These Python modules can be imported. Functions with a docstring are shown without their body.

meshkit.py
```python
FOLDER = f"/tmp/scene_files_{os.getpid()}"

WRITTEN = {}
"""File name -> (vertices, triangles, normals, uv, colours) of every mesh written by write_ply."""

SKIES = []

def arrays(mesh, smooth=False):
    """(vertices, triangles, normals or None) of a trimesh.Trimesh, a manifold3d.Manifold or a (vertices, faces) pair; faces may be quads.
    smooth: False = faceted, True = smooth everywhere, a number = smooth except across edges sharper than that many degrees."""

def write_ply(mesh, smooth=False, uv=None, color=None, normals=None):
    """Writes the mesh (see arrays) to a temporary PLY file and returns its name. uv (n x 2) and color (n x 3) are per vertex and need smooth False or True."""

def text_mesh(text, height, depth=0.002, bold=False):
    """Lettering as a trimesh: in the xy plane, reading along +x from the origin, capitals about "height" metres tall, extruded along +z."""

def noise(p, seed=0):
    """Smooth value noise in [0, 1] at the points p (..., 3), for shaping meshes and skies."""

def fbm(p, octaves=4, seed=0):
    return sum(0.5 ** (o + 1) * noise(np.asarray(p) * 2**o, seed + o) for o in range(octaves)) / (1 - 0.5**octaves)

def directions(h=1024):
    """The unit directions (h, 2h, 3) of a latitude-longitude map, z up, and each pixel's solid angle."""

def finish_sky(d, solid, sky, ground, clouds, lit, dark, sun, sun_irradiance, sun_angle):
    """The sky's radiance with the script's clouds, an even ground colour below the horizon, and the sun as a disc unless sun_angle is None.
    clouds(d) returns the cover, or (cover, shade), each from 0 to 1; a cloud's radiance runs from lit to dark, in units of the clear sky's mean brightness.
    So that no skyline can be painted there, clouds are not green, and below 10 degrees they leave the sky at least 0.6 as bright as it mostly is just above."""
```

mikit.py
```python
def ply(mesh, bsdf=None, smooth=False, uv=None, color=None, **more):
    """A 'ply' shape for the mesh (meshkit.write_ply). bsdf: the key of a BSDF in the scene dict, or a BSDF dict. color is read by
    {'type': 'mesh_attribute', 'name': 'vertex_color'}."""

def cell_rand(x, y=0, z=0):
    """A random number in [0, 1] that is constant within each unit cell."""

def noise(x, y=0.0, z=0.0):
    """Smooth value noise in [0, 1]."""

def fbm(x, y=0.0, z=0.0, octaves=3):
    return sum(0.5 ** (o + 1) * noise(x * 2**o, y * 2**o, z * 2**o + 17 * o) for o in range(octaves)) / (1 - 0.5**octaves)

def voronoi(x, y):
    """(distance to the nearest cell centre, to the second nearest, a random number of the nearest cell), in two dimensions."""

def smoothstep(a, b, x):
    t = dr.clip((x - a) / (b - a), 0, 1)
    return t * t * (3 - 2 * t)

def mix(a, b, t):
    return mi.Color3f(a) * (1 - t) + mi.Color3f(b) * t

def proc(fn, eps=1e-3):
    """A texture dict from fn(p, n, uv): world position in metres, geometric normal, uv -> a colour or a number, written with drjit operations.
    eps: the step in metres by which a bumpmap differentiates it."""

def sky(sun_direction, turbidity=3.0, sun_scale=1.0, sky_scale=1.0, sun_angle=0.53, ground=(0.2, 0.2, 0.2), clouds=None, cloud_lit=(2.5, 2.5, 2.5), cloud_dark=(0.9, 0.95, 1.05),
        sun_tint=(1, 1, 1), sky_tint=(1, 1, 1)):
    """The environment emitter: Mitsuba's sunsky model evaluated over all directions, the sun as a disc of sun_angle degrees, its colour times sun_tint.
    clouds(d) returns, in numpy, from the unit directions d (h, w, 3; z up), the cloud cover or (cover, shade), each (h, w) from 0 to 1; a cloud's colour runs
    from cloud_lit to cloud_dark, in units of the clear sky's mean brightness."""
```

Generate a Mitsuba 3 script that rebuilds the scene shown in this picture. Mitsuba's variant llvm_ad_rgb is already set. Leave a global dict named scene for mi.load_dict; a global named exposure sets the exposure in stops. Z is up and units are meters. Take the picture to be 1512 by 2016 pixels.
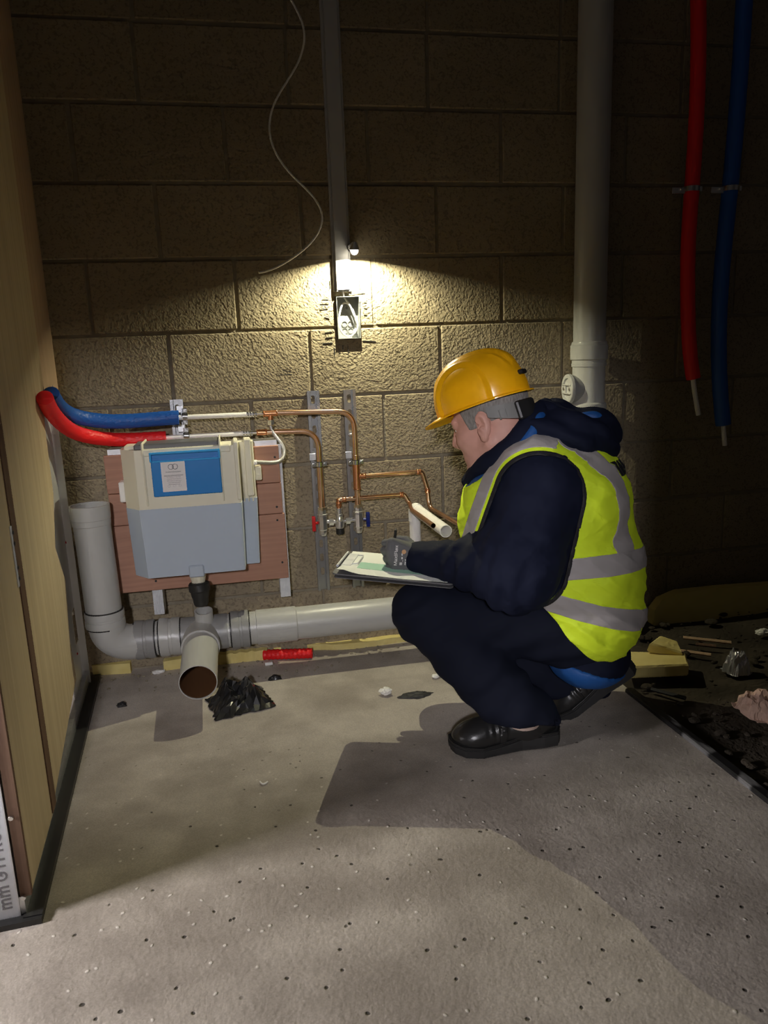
import math, random
import numpy as np, trimesh, manifold3d, shapely
import shapely.geometry as sg
from shapely import affinity
import drjit as dr, mitsuba as mi
import mikit, meshkit
from mikit import ply, proc, noise, fbm, voronoi, cell_rand, smoothstep, mix

rnd = random.Random(7)
T = mi.ScalarTransform4f
A = np.array
scene, labels = {}, {}

# ------------------------------------------------------------------ camera
CAM = A([-0.2697, -2.5573, 1.0387]); YAW, PITCH, ROLL, FPX = 0.19314, -0.20903, -0.03941, 1480.0
_f = A([math.sin(YAW)*math.cos(PITCH), math.cos(YAW)*math.cos(PITCH), math.sin(PITCH)])
_r = A([math.cos(YAW), -math.sin(YAW), 0]); _u = np.cross(_r, _f)
R_, U_ = math.cos(ROLL)*_r + math.sin(ROLL)*_u, -math.sin(ROLL)*_r + math.cos(ROLL)*_u
scene['camera'] = {'type': 'perspective', 'fov': math.degrees(2*math.atan(756/FPX)), 'fov_axis': 'x', 'near_clip': 0.02,
                   'to_world': T().look_at(origin=CAM.tolist(), target=(CAM+_f).tolist(), up=U_.tolist())}
exposure = 0.0

# ------------------------------------------------------------------ lights (the lamps' bodies are built further down)
TORCH = A([0.150, -0.088, 1.338]); TORCH_AXIS = A([0.0, 0.22, -0.975])
scene['torch_beam'] = {'type': 'spot', 'to_world': T().look_at(origin=TORCH.tolist(), target=(TORCH+TORCH_AXIS).tolist(), up=[1, 0, 0]),
                       'cutoff_angle': 79.0, 'beam_width': 60.0, 'intensity': {'type': 'rgb', 'value': [2.0, 1.90, 1.28]}}
UNSEEN_LEFT = A([-2.15, -1.50, 1.0]); UNSEEN_LEFT_POWER = [118.0, 111.0, 112.0]      # unseen lamp left of the view, placed to light the near floor
UNSEEN_REAR = A([-.62, -4.0, 1.60]); UNSEEN_REAR_POWER = [880.0, 850.0, 895.0]  # unseen lamp behind the camera, placed to light the man and cistern

# ------------------------------------------------------------------ pixel of the photograph -> point on a known plane
def at(px, py, Y=None, X=None, Z=None):
    d = _f*FPX + R_*(px-756) - U_*(py-1008)
    t = (Y-CAM[1])/d[1] if Y is not None else (X-CAM[0])/d[0] if X is not None else (Z-CAM[2])/d[2]
    return CAM + t*d
def pts(l, Y=None, X=None, Z=None): return [at(q[0], q[1], *( [Y, X, Z] if len(q) == 2 else [q[2], None, None])) for q in l]

# ------------------------------------------------------------------ mesh helpers
def cat(*m): return trimesh.util.concatenate([x for x in m if x is not None])
def box(x0, x1, y0, y1, z0, z1, b=0.0):
    x0, x1, y0, y1, z0, z1 = min(x0, x1), max(x0, x1), min(y0, y1), max(y0, y1), min(z0, z1), max(z0, z1)
    if b <= 0:
        m = trimesh.creation.box((x1-x0, y1-y0, z1-z0)); m.apply_translation(((x0+x1)/2, (y0+y1)/2, (z0+z1)/2)); return m
    b = min(b, .45*(x1-x0), .45*(y1-y0), .45*(z1-z0)); P = []
    for x, sx in ((x0, 1), (x1, -1)):
        for y, sy in ((y0, 1), (y1, -1)):
            for z, sz in ((z0, 1), (z1, -1)):
                P += [(x+sx*b, y+sy*b, z), (x+sx*b, y, z+sz*b), (x, y+sy*b, z+sz*b)]
    return trimesh.convex.convex_hull(A(P))
def hull(P): return trimesh.convex.convex_hull(A(P, float))
def xf(m, M):
    m = m.copy(); m.apply_transform(M); return m
def frame(o, x, y, z):
    M = np.eye(4); M[:3, 0], M[:3, 1], M[:3, 2], M[:3, 3] = x, y, z, o; return M
def unit(v): v = A(v, float); return v/np.linalg.norm(v)
def basis(d):
    d = unit(d); a = A([0, 0, 1.0]) if abs(d[2]) < .9 else A([1.0, 0, 0]); x = unit(np.cross(a, d)); return x, np.cross(d, x), d
def lathe(profile, o, d, n=28):
    """profile: (radius, height along d) pairs; closed at radius 0 or open"""
    x, y, z = basis(d); a = np.arange(n)*2*np.pi/n; P = A(profile, float)
    ring = np.cos(a)[:, None]*x + np.sin(a)[:, None]*y
    V = (A(o, float) + P[:, None, :1]*ring[None] + P[:, None, 1:]*z).reshape(-1, 3); F = []
    for i in range(len(P)-1):
        j = np.arange(n); k = (j+1) % n
        F.append(np.stack([i*n+j, i*n+k, (i+1)*n+k], 1)); F.append(np.stack([i*n+j, (i+1)*n+k, (i+1)*n+j], 1))
    return trimesh.Trimesh(V, np.vstack(F), process=False)
def cyl(a, b, r, n=24, c=.0008):
    a, b = A(a, float), A(b, float); h = np.linalg.norm(b-a); c = min(c, r*.3, h*.3)
    return lathe([(1e-5, 0), (r-c, 0), (r, c), (r, h-c), (r-c, h), (1e-5, h)], a, b-a, n)
def ring_tube(a, b, r, ri, n=32):
    h = np.linalg.norm(A(b)-A(a)); return lathe([(ri, 0), (r, 0), (r, h), (ri, h), (ri, 0)], a, A(b)-A(a), n)
def fillet(P, r, n=7):
    P = [A(q, float) for q in P]; out = [P[0]]
    for i in range(1, len(P)-1):
        rr = r[i-1] if isinstance(r, (list, tuple)) else r
        u, v = unit(P[i-1]-P[i]), unit(P[i+1]-P[i]); c = np.clip(u@v, -1, 1); ang = math.acos(c)
        t = min(rr/max(math.tan(ang/2), 1e-3), .49*np.linalg.norm(P[i-1]-P[i]), .49*np.linalg.norm(P[i+1]-P[i]))
        p0, p1 = P[i]+u*t, P[i]+v*t
        for s in np.linspace(0, 1, n): out.append((1-s)**2*p0 + 2*s*(1-s)*P[i] + s*s*p1)
    return A(out+[P[-1]])
def spline(P, n=60):
    from scipy.interpolate import CubicSpline
    P = A(P, float); s = np.r_[0, np.cumsum(np.linalg.norm(np.diff(P, axis=0), axis=1))]
    return CubicSpline(s, P)(np.linspace(0, s[-1], n))
def tube(P, r, n=16, closed=False, caps=True, hollow=None):
    P = A(P, float); m = len(P)
    rr = np.full(m, r) if np.isscalar(r) else A(r, float)
    tg = np.gradient(P, axis=0) if not closed else np.roll(P, -1, 0)-np.roll(P, 1, 0)
    tg /= np.linalg.norm(tg, axis=1)[:, None]
    x = basis(tg[0])[0]; X = []
    for i in range(m):
        x = x - (x@tg[i])*tg[i]; x /= np.linalg.norm(x); X.append(x)
    X = A(X); Y = np.cross(tg, X); a = np.arange(n)*2*np.pi/n
    V = P[:, None] + rr[:, None, None]*(np.cos(a)[None, :, None]*X[:, None] + np.sin(a)[None, :, None]*Y[:, None]); V = V.reshape(-1, 3); F = []
    j = np.arange(n); k = (j+1) % n
    for i in range(m if closed else m-1):
        b = ((i+1) % m)*n
        F += [np.stack([i*n+j, i*n+k, b+k], 1), np.stack([i*n+j, b+k, b+j], 1)]
    if not closed and caps and hollow is None:
        V = np.vstack([V, P[:1], P[-1:]]); e = (m-1)*n
        F += [np.stack([k, j, np.full(n, len(V)-2)], 1), np.stack([e+j, e+k, np.full(n, len(V)-1)], 1)]
    M = trimesh.Trimesh(V, np.vstack(F), process=False)
    if hollow is not None:
        I = tube(P, rr*hollow, n, caps=False); I.invert(); nv = len(M.vertices); e = (m-1)*n
        V = np.vstack([M.vertices, I.vertices])
        F = np.vstack([M.faces, I.faces+nv, np.stack([j, nv+j, nv+k], 1), np.stack([j, nv+k, k], 1), np.stack([e+j, e+k, nv+e+k], 1), np.stack([e+j, nv+e+k, nv+e+j], 1)])
        M = trimesh.Trimesh(V, F, process=False)
    return M
def extrude(poly, h):
    return cat(*[trimesh.creation.extrude_polygon(g, h, engine='earcut') for g in getattr(poly, 'geoms', [poly])])
def in_xz(poly, y0, y1):
    """a polygon drawn in (x, z), made into a plate from y0 (front) to y1"""
    m = extrude(poly, abs(y1-y0)); V = m.vertices; return trimesh.Trimesh(np.c_[V[:, 0], max(y0, y1)-V[:, 2], V[:, 1]], m.faces, process=False)
def in_yz(poly, x0, x1):
    m = extrude(poly, abs(x1-x0)); V = m.vertices; return trimesh.Trimesh(np.c_[min(x0, x1)+V[:, 2], V[:, 0], V[:, 1]], m.faces, process=False)
def rrect(x0, x1, y0, y1, r, q=5): return sg.box(x0+r, y0+r, x1-r, y1-r).buffer(r, quad_segs=q)

# ------------------------------------------------------------------ scene helpers
def num(key):
    if key not in used: used.add(key); return key
    i = 1
    while f'{key}_{i:03d}' in used: i += 1
    used.add(f'{key}_{i:03d}'); return f'{key}_{i:03d}'
used = set()
def put(key, mesh, mat, smooth=30, **kw):
    key = num(key); scene[key] = ply(mesh, mat, smooth=smooth, **kw); return key
def thing(name, label, category, group=None):
    key = num(name); labels[key] = {'label': label, 'category': category}
    if group: labels[key]['group'] = group
    return key
def part(t, name, mesh, mat, smooth=30, label=None, **kw):
    k = put(t+'__'+name, mesh, mat, smooth, **kw)
    if label: labels[k] = {'label': label}
    return k
def one(name, mesh, mat, label, category, group=None, smooth=30, kind=None, **kw):
    k = put(name, mesh, mat, smooth, **kw); labels[k] = {'label': label, 'category': category}
    if group: labels[k]['group'] = group
    if kind: labels[k]['kind'] = kind
    return k
def struct(name, mesh, mat, smooth=False, label=None, category=None):
    k = put(name, mesh, mat, smooth); labels[k] = {'kind': 'structure'}
    if label: labels[k]['label'] = label
    if category: labels[k]['category'] = category
    return k

# ------------------------------------------------------------------ materials
def rgb(*c): return {'type': 'rgb', 'value': list(c)}
def pr(key, color, rough=.5, two=True, bump=None, **kw):
    b = {'type': 'principled', 'base_color': color if isinstance(color, dict) else rgb(*color), 'roughness': rough, **kw}
    if bump: b = {'type': 'bumpmap', 'tex': bump[0], 'scale': bump[1], 'bsdf': b}
    scene[key] = {'type': 'twosided', 'bsdf': b} if two else b
    return key
def wall_uv(p): return p.x*.83+p.z*.56+.3*p.y, p.z*.83-p.x*.56+.2*p.y
def c_block(p, n, uv):
    x, z = wall_uv(p); g = fbm(p.x*260, p.y*260, p.z*260, 2); big = fbm(p.x*5, p.y*5, p.z*5, 3)
    cr = cell_rand(p.x/.45, 3, dr.floor((p.z-1.125)/.225)); pit = smoothstep(.62, .80, noise(x*190, z*190, p.y*60))
    return mi.Color3f(mix((.245, .200, .135), (.330, .275, .190), big)*(.86+.28*g)*(.92+.16*cr)*(1-.24*pit))  # pits darkened in colour too, so their relief shows
def b_block(p, n, uv):
    x, z = wall_uv(p); pit = smoothstep(.62, .80, noise(x*190, z*190, p.y*60)); pit2 = smoothstep(.74, .86, noise(x*80+3, z*80, p.y*40))
    return .45*noise(x*380, z*380, p.y*300) + .8*noise(p.x*195+9*z, p.z*200+40*p.x, p.y*100) - .8*pit - .7*pit2
pr('m_block', proc(c_block), .95, specular=.15, bump=(proc(b_block, 6e-4), .0021))
def c_mortar(p, n, uv): return mix((.30, .265, .20), (.20, .17, .125), fbm(p.x*40, p.y*40, p.z*40, 3))
pr('m_mortar', proc(c_mortar), .95, specular=.1, bump=(proc(lambda p, n, uv: fbm(p.x*160, p.y*160, p.z*160, 2), 8e-4), .004))
def c_floor(p, n, uv):
    big = fbm(p.x*2.3, p.y*3.6, 3.0, 4); mid = fbm(p.x*14, p.y*14, 0, 3); f = noise(p.x*420, p.y*420, 1.0)
    streak = fbm(p.x*1.6+.6*p.y, p.y*11, 5.0, 3)
    c = mix((.300, .264, .228), (.495, .448, .392), smoothstep(.3, .72, .55*big+.25*mid+.2*streak))*(.9+.2*f)
    d1, d2, r = voronoi(p.x*33+.5*noise(p.x*30, p.y*30), p.y*30)
    pit = smoothstep(.13, .07, d1*(.75+.6*noise(p.x*150, p.y*150)))*smoothstep(.91, .93, r)*smoothstep(-.3, -1.1, p.y)
    chip = smoothstep(.13, .06, d1)*smoothstep(.13, .11, r)
    c = c*(1-.8*pit); c = mix(c, (.72, .68, .62), .75*chip*smoothstep(-.5, -1.1, p.y))
    return mi.Color3f(c)
def b_floor(p, n, uv):
    d1, d2, r = voronoi(p.x*33+.5*noise(p.x*30, p.y*30), p.y*30)
    pit = smoothstep(.15, .06, d1)*smoothstep(.91, .93, r); chip = smoothstep(.15, .05, d1)*smoothstep(.13, .11, r)
    rough = smoothstep(-.5, -1.1, p.y)
    return (.3+.5*rough)*fbm(p.x*110+p.y*30, p.y*110-p.x*30, 0, 3) + .3*noise(p.x*290, p.y*290) + .4*fbm(p.x*7, p.y*9, 2.0, 2) - 1.6*pit*rough + .9*chip*rough
pr('m_floor', proc(c_floor), .8, specular=.25, bump=(proc(b_floor, 1.2e-3), .0015))
def c_dirt(p, n, uv): return mix((.022, .019, .016), (.085, .070, .052), fbm(p.x*9, p.y*9, p.z*9, 4))
pr('m_dirt', proc(c_dirt), .95, specular=.1, bump=(proc(lambda p, n, uv: fbm(p.x*120, p.y*120, p.z*120, 3), 1e-3), .006))
pr('m_dark', (.05, .046, .042), .9)
pr('m_ceiling', (.09, .085, .08), .9)
def c_ply(p, n, uv):
    u = p.y*1.0+.02*fbm(p.y*6, p.z*1.3, 1.0, 2); g = fbm(u*70, p.z*1.1, 0, 3); b = fbm(p.y*3, p.z*1.2, 4.0, 3)
    kn = smoothstep(.80, .9, noise(p.y*7, p.z*2.2, 9.0))
    c = mix((.43, .335, .21), (.64, .525, .345), .5*g+.5*b); return mi.Color3f(mix(c, (.24, .14, .075), .6*kn))
pr('m_ply', proc(c_ply), .6, specular=.3)
def c_batten(p, n, uv): return mix((.40, .265, .165), (.52, .36, .235), fbm(p.y*90, p.z*2, p.x*90, 3))
pr('m_batten', proc(c_batten), .65)
def c_endgrain(p, n, uv): return mix((.085, .045, .028), (.17, .10, .062), fbm(p.y*160, p.z*5, p.x*200, 2))
pr('m_endgrain', proc(c_endgrain), .85)
def c_redply(p, n, uv):
    g = fbm(p.x*2.0, 1.0, p.z*120+3*fbm(p.x*4, 0, p.z*6, 2), 3); return mix((.29, .14, .09), (.44, .235, .16), g*.65+.35*fbm(p.x*5, 2.0, p.z*5, 3))
pr('m_redply', proc(c_redply), .62)
def c_galv(p, n, uv): return mix((.50, .52, .54), (.74, .75, .76), fbm(p.x*60, p.y*60, p.z*60, 3))
pr('m_galv', proc(c_galv), .38, metallic=.85)
pr('m_galvdull', proc(c_galv), .6, metallic=.25)
pr('m_stud', (.92, .93, .95), .4, metallic=.75)
pr('m_boxsteel', (.30, .31, .31), .5, metallic=.5)
pr('m_steel', (.72, .72, .71), .22, metallic=1.0)
pr('m_strut', (.34, .345, .35), .33, metallic=.9)
pr('m_slot', (.03, .03, .03), .8)
pr('m_trunk', (.52, .52, .52), .45, metallic=.3)
pr('m_white', (.80, .79, .75), .4)
pr('m_chrome', (.88, .88, .88), .24, metallic=.9)
pr('m_brass', (.80, .72, .58), .3, metallic=1.0)
def c_copper(p, n, uv): return mix((.88, .50, .30), (.97, .68, .47), fbm(p.x*30, p.y*30, p.z*30, 3))
pr('m_copper', proc(c_copper), .24, metallic=1.0)
pr('m_copper2', (.80, .36, .18), .32, metallic=1.0)
pr('m_pvc', (.44, .44, .42), .33, specular=.5)
pr('m_pvcdark', (.27, .27, .265), .38)
pr('m_pvcin', (.12, .055, .022), .6)  # dark brown, the shade inside the open stub put into its colour
pr('m_rubber', (.018, .018, .018), .42)
pr('m_blacktape', (.03, .03, .032), .55)
pr('m_blackbag', (.006, .006, .007), .10, specular=.8, clearcoat=1.0)
def b_corr(p, n, uv): return noise(p.x*160, p.y*160, p.z*160)
pr('m_redfoam', (.78, .012, .014), .5, bump=(proc(b_corr), .0015))
pr('m_bluefoam', (.010, .085, .36), .5, bump=(proc(b_corr), .0015))
pr('m_whitepipe', (.82, .80, .76), .35)
pr('m_tankcream', (.66, .63, .50), .42, specular=.45)
pr('m_eps', (.40, .46, .54), .65, bump=(proc(lambda p, n, uv: noise(p.x*220, p.y*220, p.z*220), 8e-4), .0012))
pr('m_bluedoor', (.004, .16, .46), .36)
pr('m_bluedoor2', (.012, .27, .62), .33)
pr('m_label', (.66, .64, .63), .6)
pr('m_ink', (.16, .16, .17), .7)
pr('m_paleink', (.40, .39, .39), .7)
def c_pir(p, n, uv): return mix((.62, .50, .16), (.74, .63, .27), fbm(p.x*30, p.y*30, p.z*30, 3))
pr('m_pir', proc(c_pir), .85, bump=(proc(lambda p, n, uv: fbm(p.x*90, p.y*90, p.z*90, 2), 1e-3), .004))
pr('m_redknob', (.55, .012, .012), .35); pr('m_blueknob', (.008, .02, .17), .35)
pr('m_paper', (.80, .82, .76), .7); pr('m_green', (.36, .60, .46), .7); pr('m_boardgrey', (.11, .11, .115), .45)
pr('m_foil', (.75, .75, .78), .25, metallic=.8)
pr('m_rag', (.42, .28, .22), .85)
# clothing and skin
def c_navy(p, n, uv): return mix((.006, .008, .020), (.012, .015, .032), fbm(p.x*25, p.y*25, p.z*25, 3))
pr('m_navy', proc(c_navy), .75, sheen=.02, specular=.10, bump=(proc(lambda p, n, uv: fbm(p.x*130, p.y*130, p.z*130, 2), 1e-3), .0012))
pr('m_trouser', (.006, .008, .018), .85, specular=.2)
pr('m_royal', (.008, .075, .27), .6, sheen=.2)
def b_cloth(p, n, uv): return fbm(p.x*28, p.y*28, p.z*28, 3)
pr('m_vest', (.76, 1.0, .03), .65, bump=(proc(b_cloth, 2e-3), .006))
pr('m_reflect', (.40, .375, .365), .5, bump=(proc(b_cloth, 2e-3), .005))
pr('m_piping', (.012, .012, .014), .7)
def c_skin(p, n, uv): return mix((.56, .29, .225), (.66, .37, .295), fbm(p.x*60, p.y*60, p.z*60, 3))
pr('m_skin', proc(c_skin), .5, specular=.4)
def c_hair(p, n, uv): return mix((.13, .12, .11), (.32, .305, .285), fbm(p.x*300, p.y*300, p.z*90, 2))
pr('m_hair', proc(c_hair), .7)
pr('m_helmet', (.98, .49, .004), .24, specular=.5, clearcoat=.4)
pr('m_strap', (.20, .20, .19), .6)
pr('m_leather', (.018, .018, .018), .30, specular=.6)
pr('m_sole', (.025, .025, .025), .7)
pr('m_glove', (.115, .115, .118), .8); pr('m_print', (.62, .60, .58), .7); pr('m_orange', (.55, .32, .16), .7)
pr('m_sock', (.55, .42, .36), .8)

# ------------------------------------------------------------------ the setting
WX0, WX1, WTOP = -1.7, 2.7, 2.55
struct('wall_back', cat(box(WX0, .0945, .006, .10, -.05, WTOP), box(.1755, WX1, .006, .10, -.05, WTOP), box(.0945, .1755, .006, .10, -.05, 1.086), box(.0945, .1755, .006, .10, 1.226, WTOP), box(.0945, .1755, .032, .10, 1.086, 1.226)), 'm_mortar')
rows = {  # bed joints at 1.125 - .225 k; one measured upright joint per course
    -7: .07, -6: -.12, -5: .09, -4: -.13, -3: -.02, -2: .165, -1: -.03, 0: .165, 1: -.009, 2: .19, 3: -.07, 4: .21, 5: -.03}
rows = {-7: .10, -6: -.10, -5: .12, -4: -.015, -3: -.02, -2: .225, -1: 0, 0: .225, 1: 0, 2: .245, 3: .0, 4: .235, 5: .0}
for k, off in rows.items():
    z1, z0 = 1.125-.225*(k-1)-.005, 1.125-.225*k+.005
    if z1 < .0: continue
    i = math.floor((WX0-off)/.45)
    while off+i*.45 < WX1:
        x0, x1 = max(off+i*.45+.005, WX0), min(off+(i+1)*.45-.005, WX1); i += 1
        if x1-x0 < .03: continue
        j = lambda a: rnd.uniform(-a, a)
        m = box(x0+j(.002), x1+j(.002), j(.0018), .05, max(z0+j(.0015), -.02), z1+j(.0015), .0032)
        if x0 < .18 and x1 > .09 and z0 < 1.22 and z1 > 1.09:         # cut for the electrical box
            a_, b_ = [manifold3d.Manifold(manifold3d.Mesh(np.asarray(q_.vertices, np.float32), np.asarray(q_.faces, np.uint32))) for q_ in (m, box(.0945, .1755, -.02, .032, 1.086, 1.226))]
            a_ = (a_-b_).to_mesh(); m = trimesh.Trimesh(a_.vert_properties[:, :3], a_.tri_verts, process=False)
        part('wall_back', 'block', m, 'm_block', False)
KX = .855                                                        # edge of the slab under the missing partition on the right
g = np.stack(np.meshgrid(np.linspace(-1.7, KX, 3), np.linspace(-4.7, .006, 3), indexing='ij'), -1).reshape(-1, 2)
struct('floor', cat(box(-4.4, KX, -4.7, .006, -.10, 0), box(KX, 2.7, -4.7, -1.75, -.10, 0)), 'm_floor', label='worn concrete floor slab with pits and pale chips')
# dirt ground right of the slab
gx, gy = np.meshgrid(np.linspace(KX-.01, 2.7, 130), np.linspace(-1.76, .01, 120), indexing='ij')
gz = .016*(meshkit.fbm(np.stack([gx*6, gy*6, gx*0], -1), 4, 3)-.62)+.02*(meshkit.fbm(np.stack([gx*2, gy*2, gx*0], -1), 2, 8)-.55)-.008
gz = np.minimum(gz, .02)
idx = np.arange(gx.size).reshape(gx.shape)
q = np.stack([idx[:-1, :-1], idx[1:, :-1], idx[1:, 1:], idx[:-1, 1:]], -1).reshape(-1, 4)
struct('ground', trimesh.Trimesh(np.c_[gx.ravel(), gy.ravel(), gz.ravel()], np.vstack([q[:, :3], q[:, [0, 2, 3]]]), process=False), 'm_dirt', True, label='dark dirt ground strewn with rubble beyond the slab edge')
struct('ceiling', box(-4.4, 2.7, -4.7, .1, WTOP, WTOP+.1), 'm_ceiling')
struct('wall_right', box(2.7, 2.8, -4.7, .1, -.1, WTOP), 'm_dark')
HX0, HX1, HZ0, HZ1, HY = -1.3, -.21, 1.09, 1.45, -3.0               # unseen opening behind the camera, sized to shape the rear lamp's beam
struct('wall_unseen_hatch', cat(box(-4.4, HX0, HY-.06, HY, -.1, WTOP), box(HX1, 2.8, HY-.06, HY, -.1, WTOP), box(HX0, HX1, HY-.06, HY, -.1, HZ0), box(HX0, HX1, HY-.06, HY, HZ1, WTOP)), 'm_dark')  # unseen wall, its opening keeps the rear lamp low and off the upper wall
struct('wall_unseen_rear', box(-4.4, 2.8, -4.7, -4.6, -.1, WTOP), 'm_dark')  # unseen wall closing the space behind that opening
wk = thing('unseen_rear_lamp', 'unseen lamp behind the camera, out of view, lighting the man and the cistern', 'lamp')
hd_ = unit(A([.1, -.7, .6])-UNSEEN_REAR); hx_, hy_, hz_ = basis(hd_); HMt = frame(UNSEEN_REAR, hx_, hy_, hz_)
part(wk, 'housing', xf(box(-.10, .10, -.07, .07, -.06, -.004, .008), HMt), 'm_dark', False)
part(wk, 'pole', cyl(UNSEEN_REAR-hd_*.03-A([0, 0, .06]), A([UNSEEN_REAR[0], UNSEEN_REAR[1], 0])-hd_*A([.03, .03, 0]), .014, 12), 'm_dark')
scene[wk+'__panel'] = ply(xf(trimesh.Trimesh([(-.085, -.055, 0), (.085, -.055, 0), (.085, .055, 0), (-.085, .055, 0)], [(0, 1, 2), (0, 2, 3)], process=False), HMt), {'type': 'diffuse', 'reflectance': rgb(.5, .5, .5)}, smooth=False, emitter={'type': 'area', 'radiance': rgb(*UNSEEN_REAR_POWER)})
struct('wall_far_left', box(-4.5, -4.4, -4.7, .1, -.1, WTOP), 'm_dark')
struct('wall_corridor', box(-4.4, -1.7, .0, .1, -.1, WTOP), 'm_dark')

# ------------------------------------------------------------------ partition on the left: metal frame with plywood sheets on it
PA, PB = A([-.735, -1.186]), A([-.808, -.03])                     # foot line of the sheets' face
PD = unit(A([*(PB-PA), 0])); PN = A([-PD[1]*-1, PD[0]*-1, 0]); PN = A([PD[1], -PD[0], 0])   # PD along to the wall, PN into the room
def pp(px, py, o=0.0):
    """pixel -> (distance along the partition from its near end, height), on the face set back by -o"""
    d = _f*FPX + R_*(px-756) - U_*(py-1008); P0 = A([*PA, 0])+PN*o
    t = ((P0-CAM)@PN)/(d@PN); q = CAM+t*d; return ((q-P0)@PD, q[2])
def plate(poly, o0, o1):
    """polygon in (along, height) -> plate between offsets o0 and o1 from the face"""
    m = extrude(poly, o1-o0); V = m.vertices
    return trimesh.Trimesh(A([*PA, 0]) + V[:, :1]*PD + (V[:, 2:]+o0)*PN + np.c_[np.zeros((len(V), 2)), V[:, 1]], m.faces if np.dot(np.cross(PD, [0, 0, 1]), PN) > 0 else m.faces[:, ::-1], process=False)
wl = 'wall_left'
TOPZ = 2.45
sB = pp(93, 1531, .018)[0]; sA = pp(83, 740, .012)[0]; sE = pp(117, 777, .010)[0]
LEN = 1.158; LF = pp(148, 1100, .012)[0]+.007
struct('wall_left', plate(sg.box(.01, .03, LEN, TOPZ), -.075, -.069), 'm_galvdull', label='metal stud partition faced with plywood sheets')
part(wl, 'ply_sheet', plate(sg.box(.012, .055, sB, TOPZ), .0, .018), 'm_ply', False)
part(wl, 'brown_edge', plate(sg.box(sB-.002, .06, sB+.042, TOPZ), -.004, .0205), 'm_endgrain', False)  # proud brown band along the seam
part(wl, 'brown_edge', plate(sg.box(.0, .05, .012, TOPZ), -.002, .0178), 'm_endgrain', False)
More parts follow.
